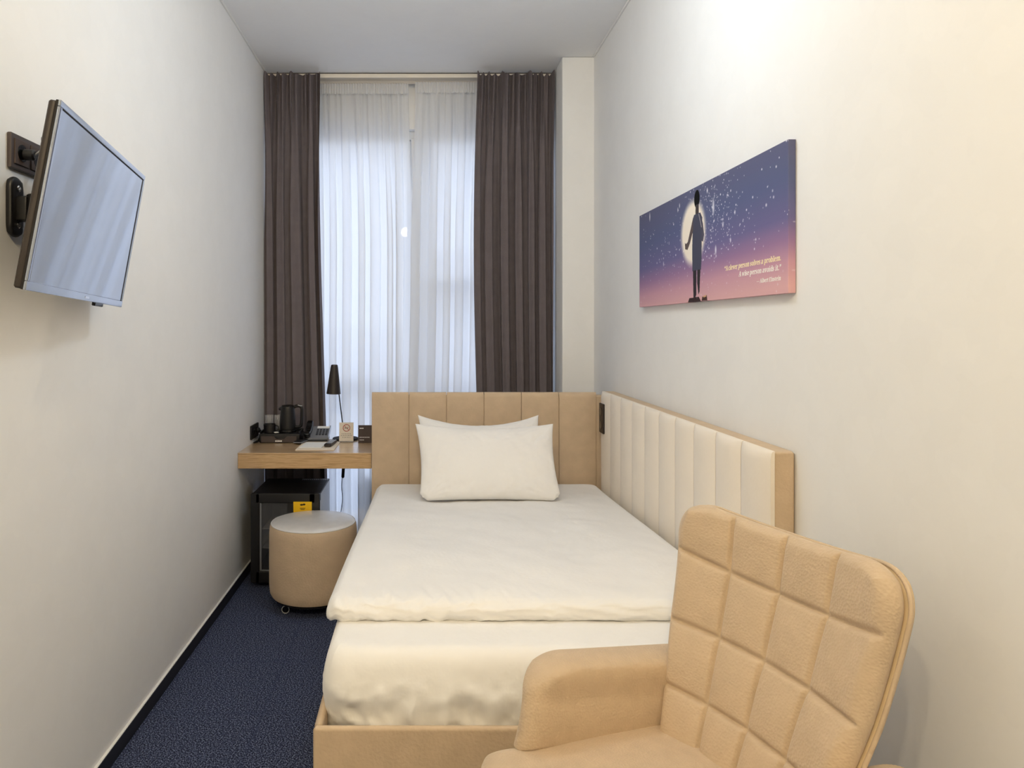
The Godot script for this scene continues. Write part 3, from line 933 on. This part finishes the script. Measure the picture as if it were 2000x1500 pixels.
	part("cable", MB.new().tube(bend([W(-0.38, 0.05, 4.16), W(-0.42, 0.09, 4.15), W(-0.36, 0.125, 4.16), W(-0.31, 0.10, 4.18), W(-0.33, 0.05, 4.2), W(-0.40, 0.07, 4.22), W(-0.35, 0.105, 4.24), W(-0.32, 0.03, 4.30)]), 0.004, 8), M.black, ps)

func bend(pts: Array, per := 8) -> Array:
	var out := []
	for k in pts.size() - 1:
		var p0: Vector3 = pts[maxi(k - 1, 0)]
		var p1: Vector3 = pts[k]
		var p2: Vector3 = pts[k + 1]
		var p3: Vector3 = pts[mini(k + 2, pts.size() - 1)]
		for i in per:
			out.append(p1.cubic_interpolate(p2, p0, p3, float(i) / per))
	out.append(pts[-1])
	return out

const DESK := 0.746

func build_desk_things() -> void:
	# welcome tray
	var t := thing("hospitality_tray", "black tea tray with a scooped front drawer holding the kettle and mug", "tray", W(-0.88, DESK, 4.41))
	var x0 := -0.996
	var x1 := -0.766
	part("tray", MB.new().box(W((x0 + x1) / 2 + 0.004, DESK + 0.028, 4.425), Vector3(0.248, 0.056, 0.150), 0.006).box(W((x0 + x1) / 2, DESK + 0.062, 4.495), Vector3(0.24, 0.014, 0.010), 0.003).box(W(x0 + 0.002, DESK + 0.062, 4.43), Vector3(0.010, 0.014, 0.14), 0.003).box(W(x1 + 0.006, DESK + 0.062, 4.43), Vector3(0.010, 0.014, 0.14), 0.003), M.black, t)
	var dr := MB.new()
	dr.grid(48, 6, func(u, w):
		var x := lerpf(x0 + 0.010, x1 - 0.006, u)
		var scoop := 0.016 * smoothstep(0.34, 0.44, u) * smoothstep(0.74, 0.64, u)
		return W(x, DESK + lerpf(0.004, 0.041 - scoop, w), 4.3395 + 0.0005 * w), false)
	dr.grid(48, 2, func(u, w):
		var x := lerpf(x0 + 0.010, x1 - 0.006, u)
		var scoop := 0.016 * smoothstep(0.34, 0.44, u) * smoothstep(0.74, 0.64, u)
		return W(x, DESK + 0.041 - scoop, lerpf(4.340, 4.352, w)), false)
	var dw := part("drawer", dr, M.umber, t)
	var lg := MB.new()
	for i in 5:
		lg.box(W(-0.897 + i * 0.0085, DESK + 0.0125, 4.339), Vector3(0.0065, 0.009, 0.001), 0.0002)
	part("logo", lg, M.print_white, dw).set_meta("kind", "stuff")
	# kettle
	var kc := W(-0.842, DESK + 0.056, 4.43)
	var k := thing("kettle", "slim black electric kettle with a loop handle on the tea tray", "kettle", kc)
	var xf := Transform3D(Basis(), kc)
	part("base", MB.new().lathe([Vector2(0, 0), Vector2(0.052, 0), Vector2(0.054, 0.004), Vector2(0.052, 0.014), Vector2(0.046, 0.016), Vector2(0, 0.016)], 40, xf), M.black_gloss, k)
	part("body", MB.new().lathe([Vector2(0, 0.016), Vector2(0.046, 0.016), Vector2(0.049, 0.022), Vector2(0.048, 0.07), Vector2(0.044, 0.13), Vector2(0.042, 0.150), Vector2(0.039, 0.157), Vector2(0, 0.157)], 44, xf), M.black, k)
	part("lid", MB.new().lathe([Vector2(0.040, 0.156), Vector2(0.040, 0.160), Vector2(0.034, 0.165), Vector2(0.010, 0.168), Vector2(0, 0.168)], 40, xf), M.black_gloss, k)
	part("spout", MB.new().box(kc + Vector3(-0.044, 0.142, 0), Vector3(0.022, 0.020, 0.026), 0.006, Basis(Vector3.BACK, 0.5)), M.black, k)
	var hp := bend([kc + Vector3(0.036, 0.150, 0), kc + Vector3(0.060, 0.160, 0), kc + Vector3(0.085, 0.150, 0), kc + Vector3(0.088, 0.11, 0), kc + Vector3(0.086, 0.06, 0), kc + Vector3(0.078, 0.034, 0), kc + Vector3(0.046, 0.030, 0)])
	var hd := part("handle", MB.new().tube(hp, 0.0095, 12), M.black, k)
	part("handle_button", MB.new().box(kc + Vector3(0.076, 0.1625, 0.002), Vector3(0.028, 0.006, 0.014), 0.002, Basis(Vector3.BACK, -0.25)), M.silver, hd)
	# mug and two tumblers
	var mc := W(-0.946, DESK + 0.056, 4.395)
	var m := thing("mug", "short black mug on the left of the tea tray", "mug", mc)
	part("cup", MB.new().lathe([Vector2(0, 0), Vector2(0.032, 0), Vector2(0.035, 0.004), Vector2(0.037, 0.052), Vector2(0.035, 0.054), Vector2(0.0335, 0.052), Vector2(0.031, 0.006), Vector2(0, 0.005)], 36, Transform3D(Basis(), mc)), M.black, m)
	part("handle", MB.new().tube(bend([mc + Vector3(0.034, 0.043, 0), mc + Vector3(0.052, 0.040, 0.004), mc + Vector3(0.054, 0.022, 0.004), mc + Vector3(0.033, 0.012, 0)]), 0.004, 8), M.black, m)
	var names := ["clear glass tumbler behind the black mug, nearer the wall", "clear glass tumbler behind the black mug, nearer the kettle"]
	for i in 2:
		var gc := W(-0.962 + i * 0.056, DESK + 0.056, 4.462)
		var g := thing("tumbler", names[i], "glass", gc, "glasses on the tea tray")
		part("wall", MB.new().lathe([Vector2(0, 0), Vector2(0.021, 0), Vector2(0.022, 0.003), Vector2(0.0265, 0.098), Vector2(0.0260, 0.100), Vector2(0.0248, 0.098), Vector2(0.0205, 0.010), Vector2(0, 0.009)], 32, Transform3D(Basis(), gc)), M.tumbler, g)
	# silver spoon between mug and kettle
	var sp := thing("sugar_sachet", "small white sachet on the tea tray between mug and kettle", "sachet", W(-0.902, DESK + 0.058, 4.375))
	part("packet", MB.new().box(W(-0.902, DESK + 0.060, 4.375), Vector3(0.026, 0.005, 0.030), 0.002, Basis(Vector3.UP, 0.5)), M.paper, sp)
	# telephone
	var pc := W(-0.672, DESK, 4.43)
	var p := thing("telephone", "dark grey desk telephone with handset on its left and a keypad", "telephone", pc)
	var tilt := Basis(Vector3.RIGHT, 0.38)
	part("body", MB.new().box(pc + Vector3(0.012, 0.0405, -0.030), Vector3(0.142, 0.024, 0.150), 0.006, tilt), M.grey, p)
	part("stand", MB.new().box(pc + Vector3(0.012, 0.012, -0.045), Vector3(0.130, 0.024, 0.100), 0.004), M.black, p)
	part("base_lip", MB.new().box(pc + Vector3(0.005, 0.005, 0.036), Vector3(0.150, 0.010, 0.030), 0.003), M.black, p)
	var face := pc + Vector3(0.012, 0.0405, -0.030)
	part("label_strip", MB.new().box(face + tilt * Vector3(0.030, 0.0128, -0.056), Vector3(0.078, 0.002, 0.024), 0.0006, tilt), M.paper, p)
	for r in 4:
		for c in 4:
			part("button", MB.new().box(face + tilt * Vector3(-0.001 + c * 0.019, 0.0135, -0.026 + r * 0.020), Vector3(0.0135, 0.004, 0.012), 0.001, tilt), M.key, p)
	part("side_rail", MB.new().box(face + tilt * Vector3(0.0715, 0.004, -0.004), Vector3(0.006, 0.026, 0.145), 0.002, tilt), M.silver, p)
	var hs := MB.new()
	hs.pad(0.021, 0.088, 0.018, 0.014, 0.6, 2.0, 10, 24, func(x, y, z, e): return face + tilt * Vector3(-0.055 + x, 0.030 + z - 0.010 * cos(PI * y / 0.088 * 0.9), y), 6)
	var hsn := part("handset", hs, M.black_gloss, p)
	part("ear_piece", MB.new().cyl(face + tilt * Vector3(-0.055, 0.012, -0.064), face + tilt * Vector3(-0.055, 0.032, -0.064), 0.019, 20, 0.004), M.black, hsn)
	part("mouth_piece", MB.new().cyl(face + tilt * Vector3(-0.055, 0.012, 0.062), face + tilt * Vector3(-0.055, 0.032, 0.062), 0.019, 20, 0.004), M.black, hsn)
	# writing pad and sheet
	var wp := thing("desk_mat", "pale cream desk mat lying at the front of the desk", "desk mat", W(-0.62, DESK, 4.22))
	part("sheet", MB.new().box(W(-0.622, DESK + 0.002, 4.225), Vector3(0.222, 0.004, 0.290), 0.001), M.cream_paper, wp)
	var np := thing("notepaper", "white sheet of notepaper lying on the cream desk mat", "paper", W(-0.65, DESK + 0.004, 4.24))
	part("sheet", MB.new().box(W(-0.652, DESK + 0.0055, 4.235), Vector3(0.130, 0.003, 0.185), 0.0006, Basis(Vector3.UP, -0.05)), M.paper, np)
	# remotes
	var ra := thing("tv_remote", "black remote control with silver keys on the right of the desk mat", "remote control", W(-0.553, DESK, 4.24))
	part("case", MB.new().box(W(-0.553, DESK + 0.0145, 4.245), Vector3(0.042, 0.021, 0.165), 0.006, Basis(Vector3.UP, -0.10)), M.brown_dark, ra)
	for i in 6:
		for j in 3:
			part("key", MB.new().box(W(-0.5645 + j * 0.0115 + i * 0.0022, DESK + 0.0255, 4.19 + i * 0.022), Vector3(0.008, 0.003, 0.012), 0.0008, Basis(Vector3.UP, -0.10)), M.silver, ra)
	var rb := thing("remote_control", "black remote control with a silver rim beside the telephone handset", "remote control", W(-0.735, DESK, 4.35))
	var rbb := Basis(Vector3.UP, -0.22)
	part("case", MB.new().box(W(-0.742, DESK + 0.012, 4.345), Vector3(0.050, 0.016, 0.130), 0.005, rbb), M.black, rb)
	part("rim", MB.new().box(W(-0.742, DESK + 0.012, 4.345), Vector3(0.0535, 0.005, 0.134), 0.0015, rbb), M.silver, rb)
	part("display", MB.new().box(W(-0.738, DESK + 0.0205, 4.375), Vector3(0.034, 0.002, 0.040), 0.0005, rbb), M.black_gloss, rb)
	# desk lamp
	var lb := W(-0.490, DESK, 4.475)
	var l := thing("desk_lamp", "black desk lamp with a tapered shade on a thin stem, in front of the sheers", "lamp", lb)
	part("base", MB.new().lathe([Vector2(0, 0), Vector2(0.076, 0), Vector2(0.080, 0.003), Vector2(0.080, 0.010), Vector2(0.077, 0.013), Vector2(0, 0.014)], 48, Transform3D(Basis(), lb)), M.black_matt, l)
	part("stem", MB.new().tube([lb + Vector3(-0.008, 0.012, 0), lb + Vector3(-0.018, 0.10, 0), lb + Vector3(-0.041, 0.292, 0.002), lb + Vector3(-0.052, 0.38, 0.0)], 0.0035, 10), M.black, l)
	var sh := Transform3D(Basis(Vector3.BACK, -0.03), W(-0.561, 1.034, 4.45))
	part("shade", MB.new().lathe([Vector2(0.0425, 0.0), Vector2(0.0440, 0.001), Vector2(0.0430, 0.008), Vector2(0.0225, 0.168), Vector2(0.0195, 0.180), Vector2(0.016, 0.182), Vector2(0, 0.182)], 40, sh).lathe([Vector2(0.0425, 0.0), Vector2(0.0415, 0.008), Vector2(0.021, 0.166), Vector2(0, 0.170)], 40, sh), M.brown_dark, l)
	# no-smoking sign
	var ns := thing("no_smoking_sign", "small cream no smoking sign in a clear stand before the lamp base", "sign", W(-0.48, DESK, 4.385))
	var lean := Basis(Vector3.RIGHT, -0.10)
	var sc := W(-0.4745, DESK + 0.062, 4.385)
	part("card", MB.new().box(sc, Vector3(0.086, 0.112, 0.003), 0.0008, lean), M.cream_paper, ns)
	part("stand", MB.new().box(W(-0.4745, DESK + 0.003, 4.375), Vector3(0.088, 0.004, 0.050), 0.001).box(sc + lean * Vector3(0, 0, 0.003), Vector3(0.090, 0.116, 0.002), 0.0005, lean), M.tumbler, ns)
	var rp := []
	var o := sc + lean * Vector3(0.001, 0.024, 0.0022)
	for i in 41:
		var a := TAU * i / 40.0
		rp.append(o + lean * Vector3(cos(a) * 0.0205, sin(a) * 0.0205, 0))
	var sy := part("prohibition_ring", MB.new().tube(rp, 0.0022, 6).box(o + lean * Vector3(0, 0, 0.0004), Vector3(0.040, 0.0032, 0.001), 0.0002, lean * Basis(Vector3.BACK, -PI / 4)), M.red, ns)
	part("cigarette", MB.new().box(o + lean * Vector3(-0.001, -0.001, 0), Vector3(0.024, 0.0042, 0.0008), 0.0002, lean).tube(bend([o + lean * Vector3(0.010, 0.002, 0), o + lean * Vector3(0.008, 0.006, 0), o + lean * Vector3(0.012, 0.009, 0)]), 0.0009, 6), M.ink, sy)
	var tx := MB.new()
	var widths := [0.058, 0.066, 0.050, 0.040]
	for r in 3:
		var xx: float = -widths[r] / 2.0
		var w0 := 0
		while xx < widths[r] / 2.0 - 0.004:
			var ww: float = 0.006 + 0.009 * hash1(w0, r + 2.0)
			ww = minf(ww, widths[r] / 2.0 - xx)
			tx.box(sc + lean * Vector3(xx + ww / 2, -0.012 - r * 0.0105, 0.0020), Vector3(ww, 0.0042, 0.0006), 0.0001, lean)
			xx += ww + 0.004
			w0 += 1
	part("lettering", tx, M.ink_pale, ns).set_meta("kind", "stuff")
	# brown tent card
	var bc := thing("tent_card", "dark brown card with pale print standing at the right end of the desk", "card", W(-0.35, DESK, 4.35))
	var lean2 := Basis(Vector3.RIGHT, -0.12)
	part("front_leaf", MB.new().box(W(-0.345, DESK + 0.0525, 4.352), Vector3(0.108, 0.105, 0.0016), 0.0004, lean2), M.card_brown, bc)
	part("back_leaf", MB.new().box(W(-0.345, DESK + 0.0525, 4.3765), Vector3(0.108, 0.105, 0.0016), 0.0004, lean2.inverse()), M.card_brown, bc)
	var bp := MB.new()
	for i in 3:
		bp.box(W(-0.3875 + i * 0.0085, DESK + 0.0875, 4.355), Vector3(0.0068, 0.006, 0.001), 0.0002, lean2)
	for i in 6:
		bp.box(W(-0.387 + i * 0.0105, DESK + 0.034, 4.3488), Vector3(0.0078, 0.0035, 0.001), 0.0002, lean2)
	for i in 3:
		bp.box(W(-0.387 + i * 0.0095, DESK + 0.018, 4.3468), Vector3(0.007, 0.0035, 0.001), 0.0002, lean2)
	part("lettering", bp, M.print_white, bc).set_meta("kind", "stuff")

# ---------------------------------------------------------------- wall things
func build_wall_things() -> void:
	# television on a swing arm
	var c := W(-0.8684, 1.7239, 1.8930)
	var tv := thing("television", "flat black television on a swivel arm, tilted down from the left wall", "television", c)
	tv.basis = Basis(Vector3(-0.1291, -0.0243, -0.9913), Vector3(0.1616, 0.9858, -0.0452), Vector3(0.9784, -0.166, -0.1233)).orthonormalized()
	# local: +x towards the far end, +y up, +z out of the screen
	var w := 0.71
	var h := 0.4189
	part("back_cover", MB.new().box(Vector3(0, 0, -0.014), Vector3(w - 0.004, h - 0.004, 0.018), 0.004).box(Vector3(0, -0.01, -0.030), Vector3(w - 0.14, h - 0.10, 0.024), 0.010), M.brown_dark, tv, false)
	part("edge_band", MB.new().box(Vector3(0, 0, -0.004), Vector3(w - 0.001, h - 0.001, 0.006), 0.001), M.black_matt, tv, false)
	var bz := 0.014
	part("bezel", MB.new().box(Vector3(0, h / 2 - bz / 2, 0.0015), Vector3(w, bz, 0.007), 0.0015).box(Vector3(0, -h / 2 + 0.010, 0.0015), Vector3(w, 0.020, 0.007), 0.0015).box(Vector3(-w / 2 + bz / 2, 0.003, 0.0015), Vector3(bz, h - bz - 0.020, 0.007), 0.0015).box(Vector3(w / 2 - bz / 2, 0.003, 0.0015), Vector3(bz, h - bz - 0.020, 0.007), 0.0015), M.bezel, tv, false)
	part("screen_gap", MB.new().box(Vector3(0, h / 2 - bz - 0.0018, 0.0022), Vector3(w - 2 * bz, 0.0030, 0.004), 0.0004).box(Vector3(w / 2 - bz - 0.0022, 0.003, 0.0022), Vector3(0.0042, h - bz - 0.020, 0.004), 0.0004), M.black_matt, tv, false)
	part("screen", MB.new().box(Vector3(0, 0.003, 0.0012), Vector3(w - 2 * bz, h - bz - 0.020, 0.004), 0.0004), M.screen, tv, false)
	part("logo", MB.new().box(Vector3(0.03, -h / 2 + 0.010, 0.0053), Vector3(0.030, 0.006, 0.0008), 0.0002), M.chrome, tv, false)
	part("sensor", MB.new().box(Vector3(0.14, -h / 2 - 0.003, 0.0), Vector3(0.07, 0.012, 0.010), 0.002), M.black_gloss, tv, false)
	# bracket
	var b := thing("tv_bracket", "black wall bracket with a short arm behind the television", "bracket", W(LEFT, 1.75, 1.81))
	part("wall_plate", MB.new().pad(0.029, 0.076, 0.028, 0.009, 0.7, 2.5, 8, 16, func(x, y, z, e): return W(LEFT + 0.009 + z, 1.749 + y, 1.806 + x), 6), M.black, b)
	for dy in [-0.046, 0.046]:
		part("screw", MB.new().cyl(W(LEFT + 0.017, 1.749 + dy, 1.806), W(LEFT + 0.022, 1.749 + dy, 1.806), 0.008, 16, 0.002), M.chrome, b)
	part("knuckle", MB.new().box(W(LEFT + 0.030, 1.745, 1.812), Vector3(0.030, 0.062, 0.034), 0.004).cyl(W(LEFT + 0.050, 1.705, 1.820), W(LEFT + 0.050, 1.783, 1.820), 0.017, 20, 0.003), M.black, b)
	part("pin", MB.new().cyl(W(LEFT + 0.050, 1.694, 1.820), W(LEFT + 0.050, 1.794, 1.820), 0.006, 14, 0.002), M.silver, b)
	var a0 := W(LEFT + 0.050, 1.744, 1.820)
	var a1 := c + tv.basis * Vector3(0, 0, -0.060)
	var dir := (a1 - a0).normalized()
	part("arm", MB.new().box((a0 + a1) / 2, Vector3(a0.distance_to(a1), 0.040, 0.024), 0.004, Basis(dir, Vector3.UP.slide(dir).normalized(), dir.cross(Vector3.UP.slide(dir).normalized()))), M.black, b)
	part("mount_plate", MB.new().box(c + tv.basis * Vector3(0, 0, -0.050), Vector3(0.11, 0.11, 0.012), 0.003, tv.basis), M.black, b)
	# sockets behind the television
	var s := thing("wall_socket", "dark brown double socket plate on the left wall behind the television", "socket", W(LEFT, 1.89, 1.86))
	part("plate", MB.new().box(W(LEFT + 0.006, 1.890, 1.866), Vector3(0.012, 0.088, 0.160), 0.002), M.umber, s)
	for dz in [-0.036, 0.038]:
		var f := part("outlet_frame", MB.new().box(W(LEFT + 0.0135, 1.890, 1.866 + dz), Vector3(0.004, 0.064, 0.064), 0.001), M.card_brown, s)
		part("outlet", MB.new().cyl(W(LEFT + 0.014, 1.890, 1.866 + dz), W(LEFT + 0.0165, 1.890, 1.866 + dz), 0.022, 24, 0.0006), M.black_gloss, f)
	var p := thing("power_plug", "black plug with a grey cable looping behind the television", "plug", W(LEFT + 0.03, 1.88, 1.84))
	part("plug_body", MB.new().cyl(W(LEFT + 0.0165, 1.888, 1.832), W(LEFT + 0.046, 1.886, 1.834), 0.014, 20, 0.004), M.black, p)
	part("cable", MB.new().tube(bend([W(LEFT + 0.044, 1.886, 1.834), W(LEFT + 0.058, 1.905, 1.842), W(LEFT + 0.055, 1.935, 1.850), W(LEFT + 0.050, 1.915, 1.872), W(LEFT + 0.045, 1.87, 1.885), W(LEFT + 0.045, 1.81, 1.868), W(LEFT + 0.055, 1.775, 1.855), W(LEFT + 0.075, 1.752, 1.87)]), 0.0028, 8), M.grey, p)
	part("cable", MB.new().tube(bend([W(LEFT + 0.018, 1.875, 1.905), W(LEFT + 0.045, 1.868, 1.90), W(LEFT + 0.040, 1.83, 1.875), W(LEFT + 0.045, 1.80, 1.845), W(LEFT + 0.060, 1.785, 1.835)]), 0.0026, 8), M.silver, p)
	# bedside socket on the side panel
	var k := thing("bedside_socket", "dark brown upright socket plate set in the upholstered panel by the headboard", "socket", W(0.955, 0.96, 3.86))
	part("plate", MB.new().box(W(0.9590, 0.957, 3.862), Vector3(0.010, 0.160, 0.086), 0.003), M.brown_dark, k)
	for dy in [-0.036, 0.036]:
		part("outlet", MB.new().cyl(W(0.9545, 0.957 + dy, 3.862), W(0.952, 0.957 + dy, 3.862), 0.022, 20, 0.0006), M.black_gloss, k)
	build_painting()

func build_painting() -> void:
	var z0 := 3.42
	var z1 := 2.024
	var y0 := 1.543
	var y1 := 1.977
	var xf := 1.0285
	var o := thing("canvas_print", "canvas print of a standing figure before a full moon in starry dusk", "picture", W(RIGHT - 0.0015, y0, (z0 + z1) / 2))
	var wpx := 1024
	var hpx := 320
	var im := Image.create(wpx, hpx, false, Image.FORMAT_RGB8)
	var rng := RandomNumberGenerator.new()
	rng.seed = 20
	var top := c8(92, 98, 132)
	var cols := [[0.0, c8(98, 100, 130)], [0.30, c8(94, 102, 140)], [0.55, c8(112, 108, 152)], [0.70, c8(156, 124, 162)], [0.84, c8(202, 156, 174)], [1.0, c8(222, 176, 180)]]
	for y in hpx:
		for xb in 64:
			# the dusk glow stands higher to the right
			var f := float(y) / hpx + 0.10 * (float(xb) / 63.0 - 0.5)
			var col: Color = cols[0][1]
			for k in cols.size() - 1:
				if f >= cols[k][0]:
					col = (cols[k][1] as Color).lerp(cols[k + 1][1], clampf((f - cols[k][0]) / (cols[k + 1][0] - cols[k][0]), 0.0, 1.0))
			im.fill_rect(Rect2i(xb * 16, y, 16, 1), col)
	var dot := func(cx: float, cy: float, r: float, col: Color, a: float, stretch := 1.0) -> void:
		for yy in range(int(cy - r * stretch) - 1, int(cy + r * stretch) + 2):
			for xx in range(int(cx - r) - 1, int(cx + r) + 2):
				if xx < 0 or yy < 0 or xx >= wpx or yy >= hpx:
					continue
				var d := Vector2((xx - cx) / r, (yy - cy) / (r * stretch)).length()
				if d < 1.0:
					im.set_pixel(xx, yy, im.get_pixel(xx, yy).lerp(col, a * (1.0 - d * d)))
	for i in 620:
		var cx := rng.randf() * wpx
		var cy := rng.randf() * hpx
		if i < 330:
			cx = rng.randfn(640, 105)
			cy = rng.randfn(90, 68)
		elif i < 480:
			cx = rng.randfn(420, 190)
			cy = rng.randfn(150, 80)
		var r := 1.7 + 2.6 * pow(rng.randf(), 3.0)
		dot.call(cx, cy, r, c8(244, 242, 255), rng.randf_range(0.5, 1.0) * (0.5 if cy > 220 else 1.0))
	for q in [[640, 75, 9, 3.0], [655, 190, 7, 2.2], [112, 20, 7, 2.6], [378, 40, 5, 1.8], [392, 30, 5, 1.8], [250, 190, 4, 2.5], [600, 25, 6, 1.5], [700, 130, 6, 1.6], [745, 175, 5, 1.6], [770, 110, 5, 1.4], [560, 120, 5, 1.5], [975, 45, 4, 1.0], [930, 120, 5, 1.0], [880, 190, 4, 1.0]]:
		dot.call(q[0], q[1], q[2], c8(245, 244, 255), 0.8, q[3])
	# moon behind the figure
	for yy in range(20, 240):
		for xx in range(390, 600):
			var d := Vector2(xx - 497, yy - 124).length()
			if d < 104:
				im.set_pixel(xx, yy, im.get_pixel(xx, yy).lerp(c8(250, 240, 226), smoothstep(104.0, 74.0, d)))
	# the figure: head, coat, arms, legs
	var fig := func(poly: Array, col: Color) -> void:
		var pp := PackedVector2Array()
		for q in poly:
			pp.append(Vector2(q[0], q[1]))
		var lo := pp[0]
		var hi := pp[0]
		for q in pp:
			lo = lo.min(q)
			hi = hi.max(q)
		for yy in range(maxi(int(lo.y), 0), mini(int(hi.y) + 1, hpx)):
			for xx in range(int(lo.x), int(hi.x) + 1):
				if Geometry2D.is_point_in_polygon(Vector2(xx, yy), pp):
					im.set_pixel(xx, yy, col)
	var dark := c8(52, 46, 52)
	var coat := c8(76, 78, 98)
	dot.call(527, 34, 20, dark, 30.0, 1.25)
	fig.call([[518, 50], [540, 50], [540, 76], [516, 76]], c8(70, 62, 64))
	fig.call([[506, 76], [552, 76], [566, 92], [562, 140], [560, 205], [556, 232], [494, 232], [492, 170], [496, 118], [490, 96]], coat)
	fig.call([[500, 80], [498, 120], [474, 152], [456, 168], [438, 164], [436, 146], [444, 150], [458, 146], [484, 106]], c8(96, 84, 84))
	fig.call([[556, 84], [570, 108], [578, 140], [570, 158], [560, 154], [562, 120]], c8(86, 84, 100))
	fig.call([[498, 232], [524, 232], [522, 300], [510, 312], [502, 312]], dark)
	fig.call([[530, 232], [552, 232], [546, 292], [538, 300], [530, 270]], dark)
	fig.call([[470, 308], [540, 306], [556, 319], [460, 319]], c8(58, 42, 44))
	fig.call([[566, 308], [596, 304], [600, 318], [560, 319]], c8(72, 50, 46))
	fig.call([[572, 306], [594, 303], [592, 308], [574, 310]], c8(214, 170, 130))
	for yy in range(230, 312):
		im.set_pixel(527, yy, c8(170, 160, 190))
	for i in 40:
		im.set_pixel(540 + i / 2, 78 + i, c8(236, 230, 226))
		im.set_pixel(541 + i / 2, 78 + i, c8(236, 230, 226))
	var m := StandardMaterial3D.new()
	m.albedo_texture = ImageTexture.create_from_image(im)
	m.roughness = 0.75
	m.metallic_specular = 0.3
	# stretched canvas with wrapped edges: front, then the four sides with a rounded turn
	var b := MB.new()
	b.grid(1, 1, func(u, v): return W(xf, lerpf(y1, y0, v), lerpf(z0 - 0.003, z1 + 0.003, u)), true)
	b.grid(6, 1, func(u, v):
		var a: float = minf(u * 1.5, 1.0) * PI / 2
		return W(xf + 0.003 - 0.003 * cos(a) + maxf(u - 0.667, 0.0) * 3.0 * (RIGHT - 0.0015 - xf - 0.003), lerpf(y1, y0, v), z1 + 0.003 - 0.003 * sin(a)), true)
	for k in range(b.uv.size() - 14, b.uv.size()):
		b.uv[k] = Vector2(0.999 - 0.02 * b.uv[k].x, b.uv[k].y)
	b.grid(1, 1, func(u, v): return W(lerpf(RIGHT - 0.0015, xf, u), lerpf(y1, y0, v), z0), true)
	for k in range(b.uv.size() - 4, b.uv.size()):
		b.uv[k] = Vector2(0.02 * (1.0 - b.uv[k].x) + 0.001, b.uv[k].y)
	b.grid(1, 1, func(u, v): return W(lerpf(xf, RIGHT - 0.0015, v), y0, lerpf(z0, z1, u)), true)
	for k in range(b.uv.size() - 4, b.uv.size()):
		b.uv[k] = Vector2(b.uv[k].x, 0.999 - 0.03 * b.uv[k].y)
	b.grid(1, 1, func(u, v): return W(lerpf(RIGHT - 0.0015, xf, v), y1, lerpf(z0, z1, u)), true)
	for k in range(b.uv.size() - 4, b.uv.size()):
		b.uv[k] = Vector2(b.uv[k].x, 0.03 * (1.0 - b.uv[k].y) + 0.001)
	part("canvas", b, m, o)
	# the quotation, set flush right; the picture is read looking towards +x, so text runs towards +z
	var turn := Basis(Vector3(0, 0, 1), Vector3(0, 1, 0), Vector3(-1, 0, 0))
	var lines := [["“A clever person solves a problem.", 1.6375, 0.387, true], ["A wise person avoids it.”", 1.6100, 0.275, true], ["— Albert Einstein", 1.5830, 0.150, false]]
	for i in 3:
		var q: Array = lines[i]
		var tm := print_text("lettering", q[0], 0.022 if q[3] else 0.017, M.print_cream if i == 0 else M.print_white, o, Transform3D(), true, true, HORIZONTAL_ALIGNMENT_RIGHT)
		var box: AABB = tm.mesh.get_aabb()
		var sx: float = q[2] / maxf(box.size.x, 0.001)
		var slant := Basis(Vector3(sx, 0, 0), Vector3(0.18, 1, 0), Vector3(0, 0, 1))
		var right_end: float = (box.position.x + box.size.x) * sx
		tm.transform = Transform3D(turn * slant, W(xf - 0.0003, q[1], 2.067) - o.position - Vector3(0, box.position.y + (0.004 if i < 2 else 0.001), right_end))

# ---------------------------------------------------------------- start
func _ready() -> void:
	# camera
	var cam := Camera3D.new()
	cam.name = "camera"
	add_child(cam)
	cam.position = Vector3(0, EYE, 0)
	cam.near = 0.05
	cam.far = 120.0
	cam.projection = Camera3D.PROJECTION_FRUSTUM
	cam.size = 1500.0 / FOCAL * cam.near
	cam.frustum_offset = Vector2(172.0, -110.0) / FOCAL * cam.near
	cam.current = true
	# overcast sky
	var env := Environment.new()
	var sky_mat := ProceduralSkyMaterial.new()
	sky_mat.sky_top_color = c8(206, 222, 250)
	sky_mat.sky_horizon_color = c8(214, 228, 250)
	sky_mat.ground_horizon_color = c8(190, 200, 216)
	sky_mat.ground_bottom_color = c8(150, 156, 166)
	sky_mat.sky_energy_multiplier = 1.4
	sky_mat.ground_energy_multiplier = 1.0
	var sky := Sky.new()
	sky.sky_material = sky_mat
	env.background_mode = Environment.BG_SKY
	env.sky = sky
	env.tonemap_mode = Environment.TONE_MAPPER_LINEAR
	env.tonemap_exposure = 1.53
	env.sdfgi_enabled = true
	env.ssao_enabled = true
	env.ssil_enabled = true
	var we := WorldEnvironment.new()
	we.name = "world_environment"
	we.environment = env
	add_child(we)
	make_materials()
	# three warm spots in a row on the ceiling just behind the camera, and one in the entrance
	ceiling_lamp(Vector3(0.05, CEIL - 0.004, 0.6), LAMP, "recessed ceiling light behind the camera, nearest the armchair wall", Vector3(0.0, -0.78, -0.62), 84.0)
	ceiling_lamp(Vector3(-0.33, CEIL - 0.004, 0.6), LAMP, "recessed ceiling light behind the camera, middle of the row", Vector3(0.0, -0.78, -0.62), 84.0)
	ceiling_lamp(Vector3(-0.68, CEIL - 0.004, 0.6), LAMP, "recessed ceiling light behind the camera, nearest the television wall", Vector3(0.0, -0.78, -0.62), 84.0)
	ceiling_lamp(Vector3(-0.32, CEIL - 0.004, 3.25), 0.8, "recessed ceiling light in the entrance behind the camera")
	added_fill_pendant(Vector3(0.20, 2.63, -2.30), 0.29)
	build_room()
	build_outside()
	build_curtains()
	build_bed()
	build_armchair()
	build_stool()
	build_desk()
	build_desk_things()
	build_wall_things()
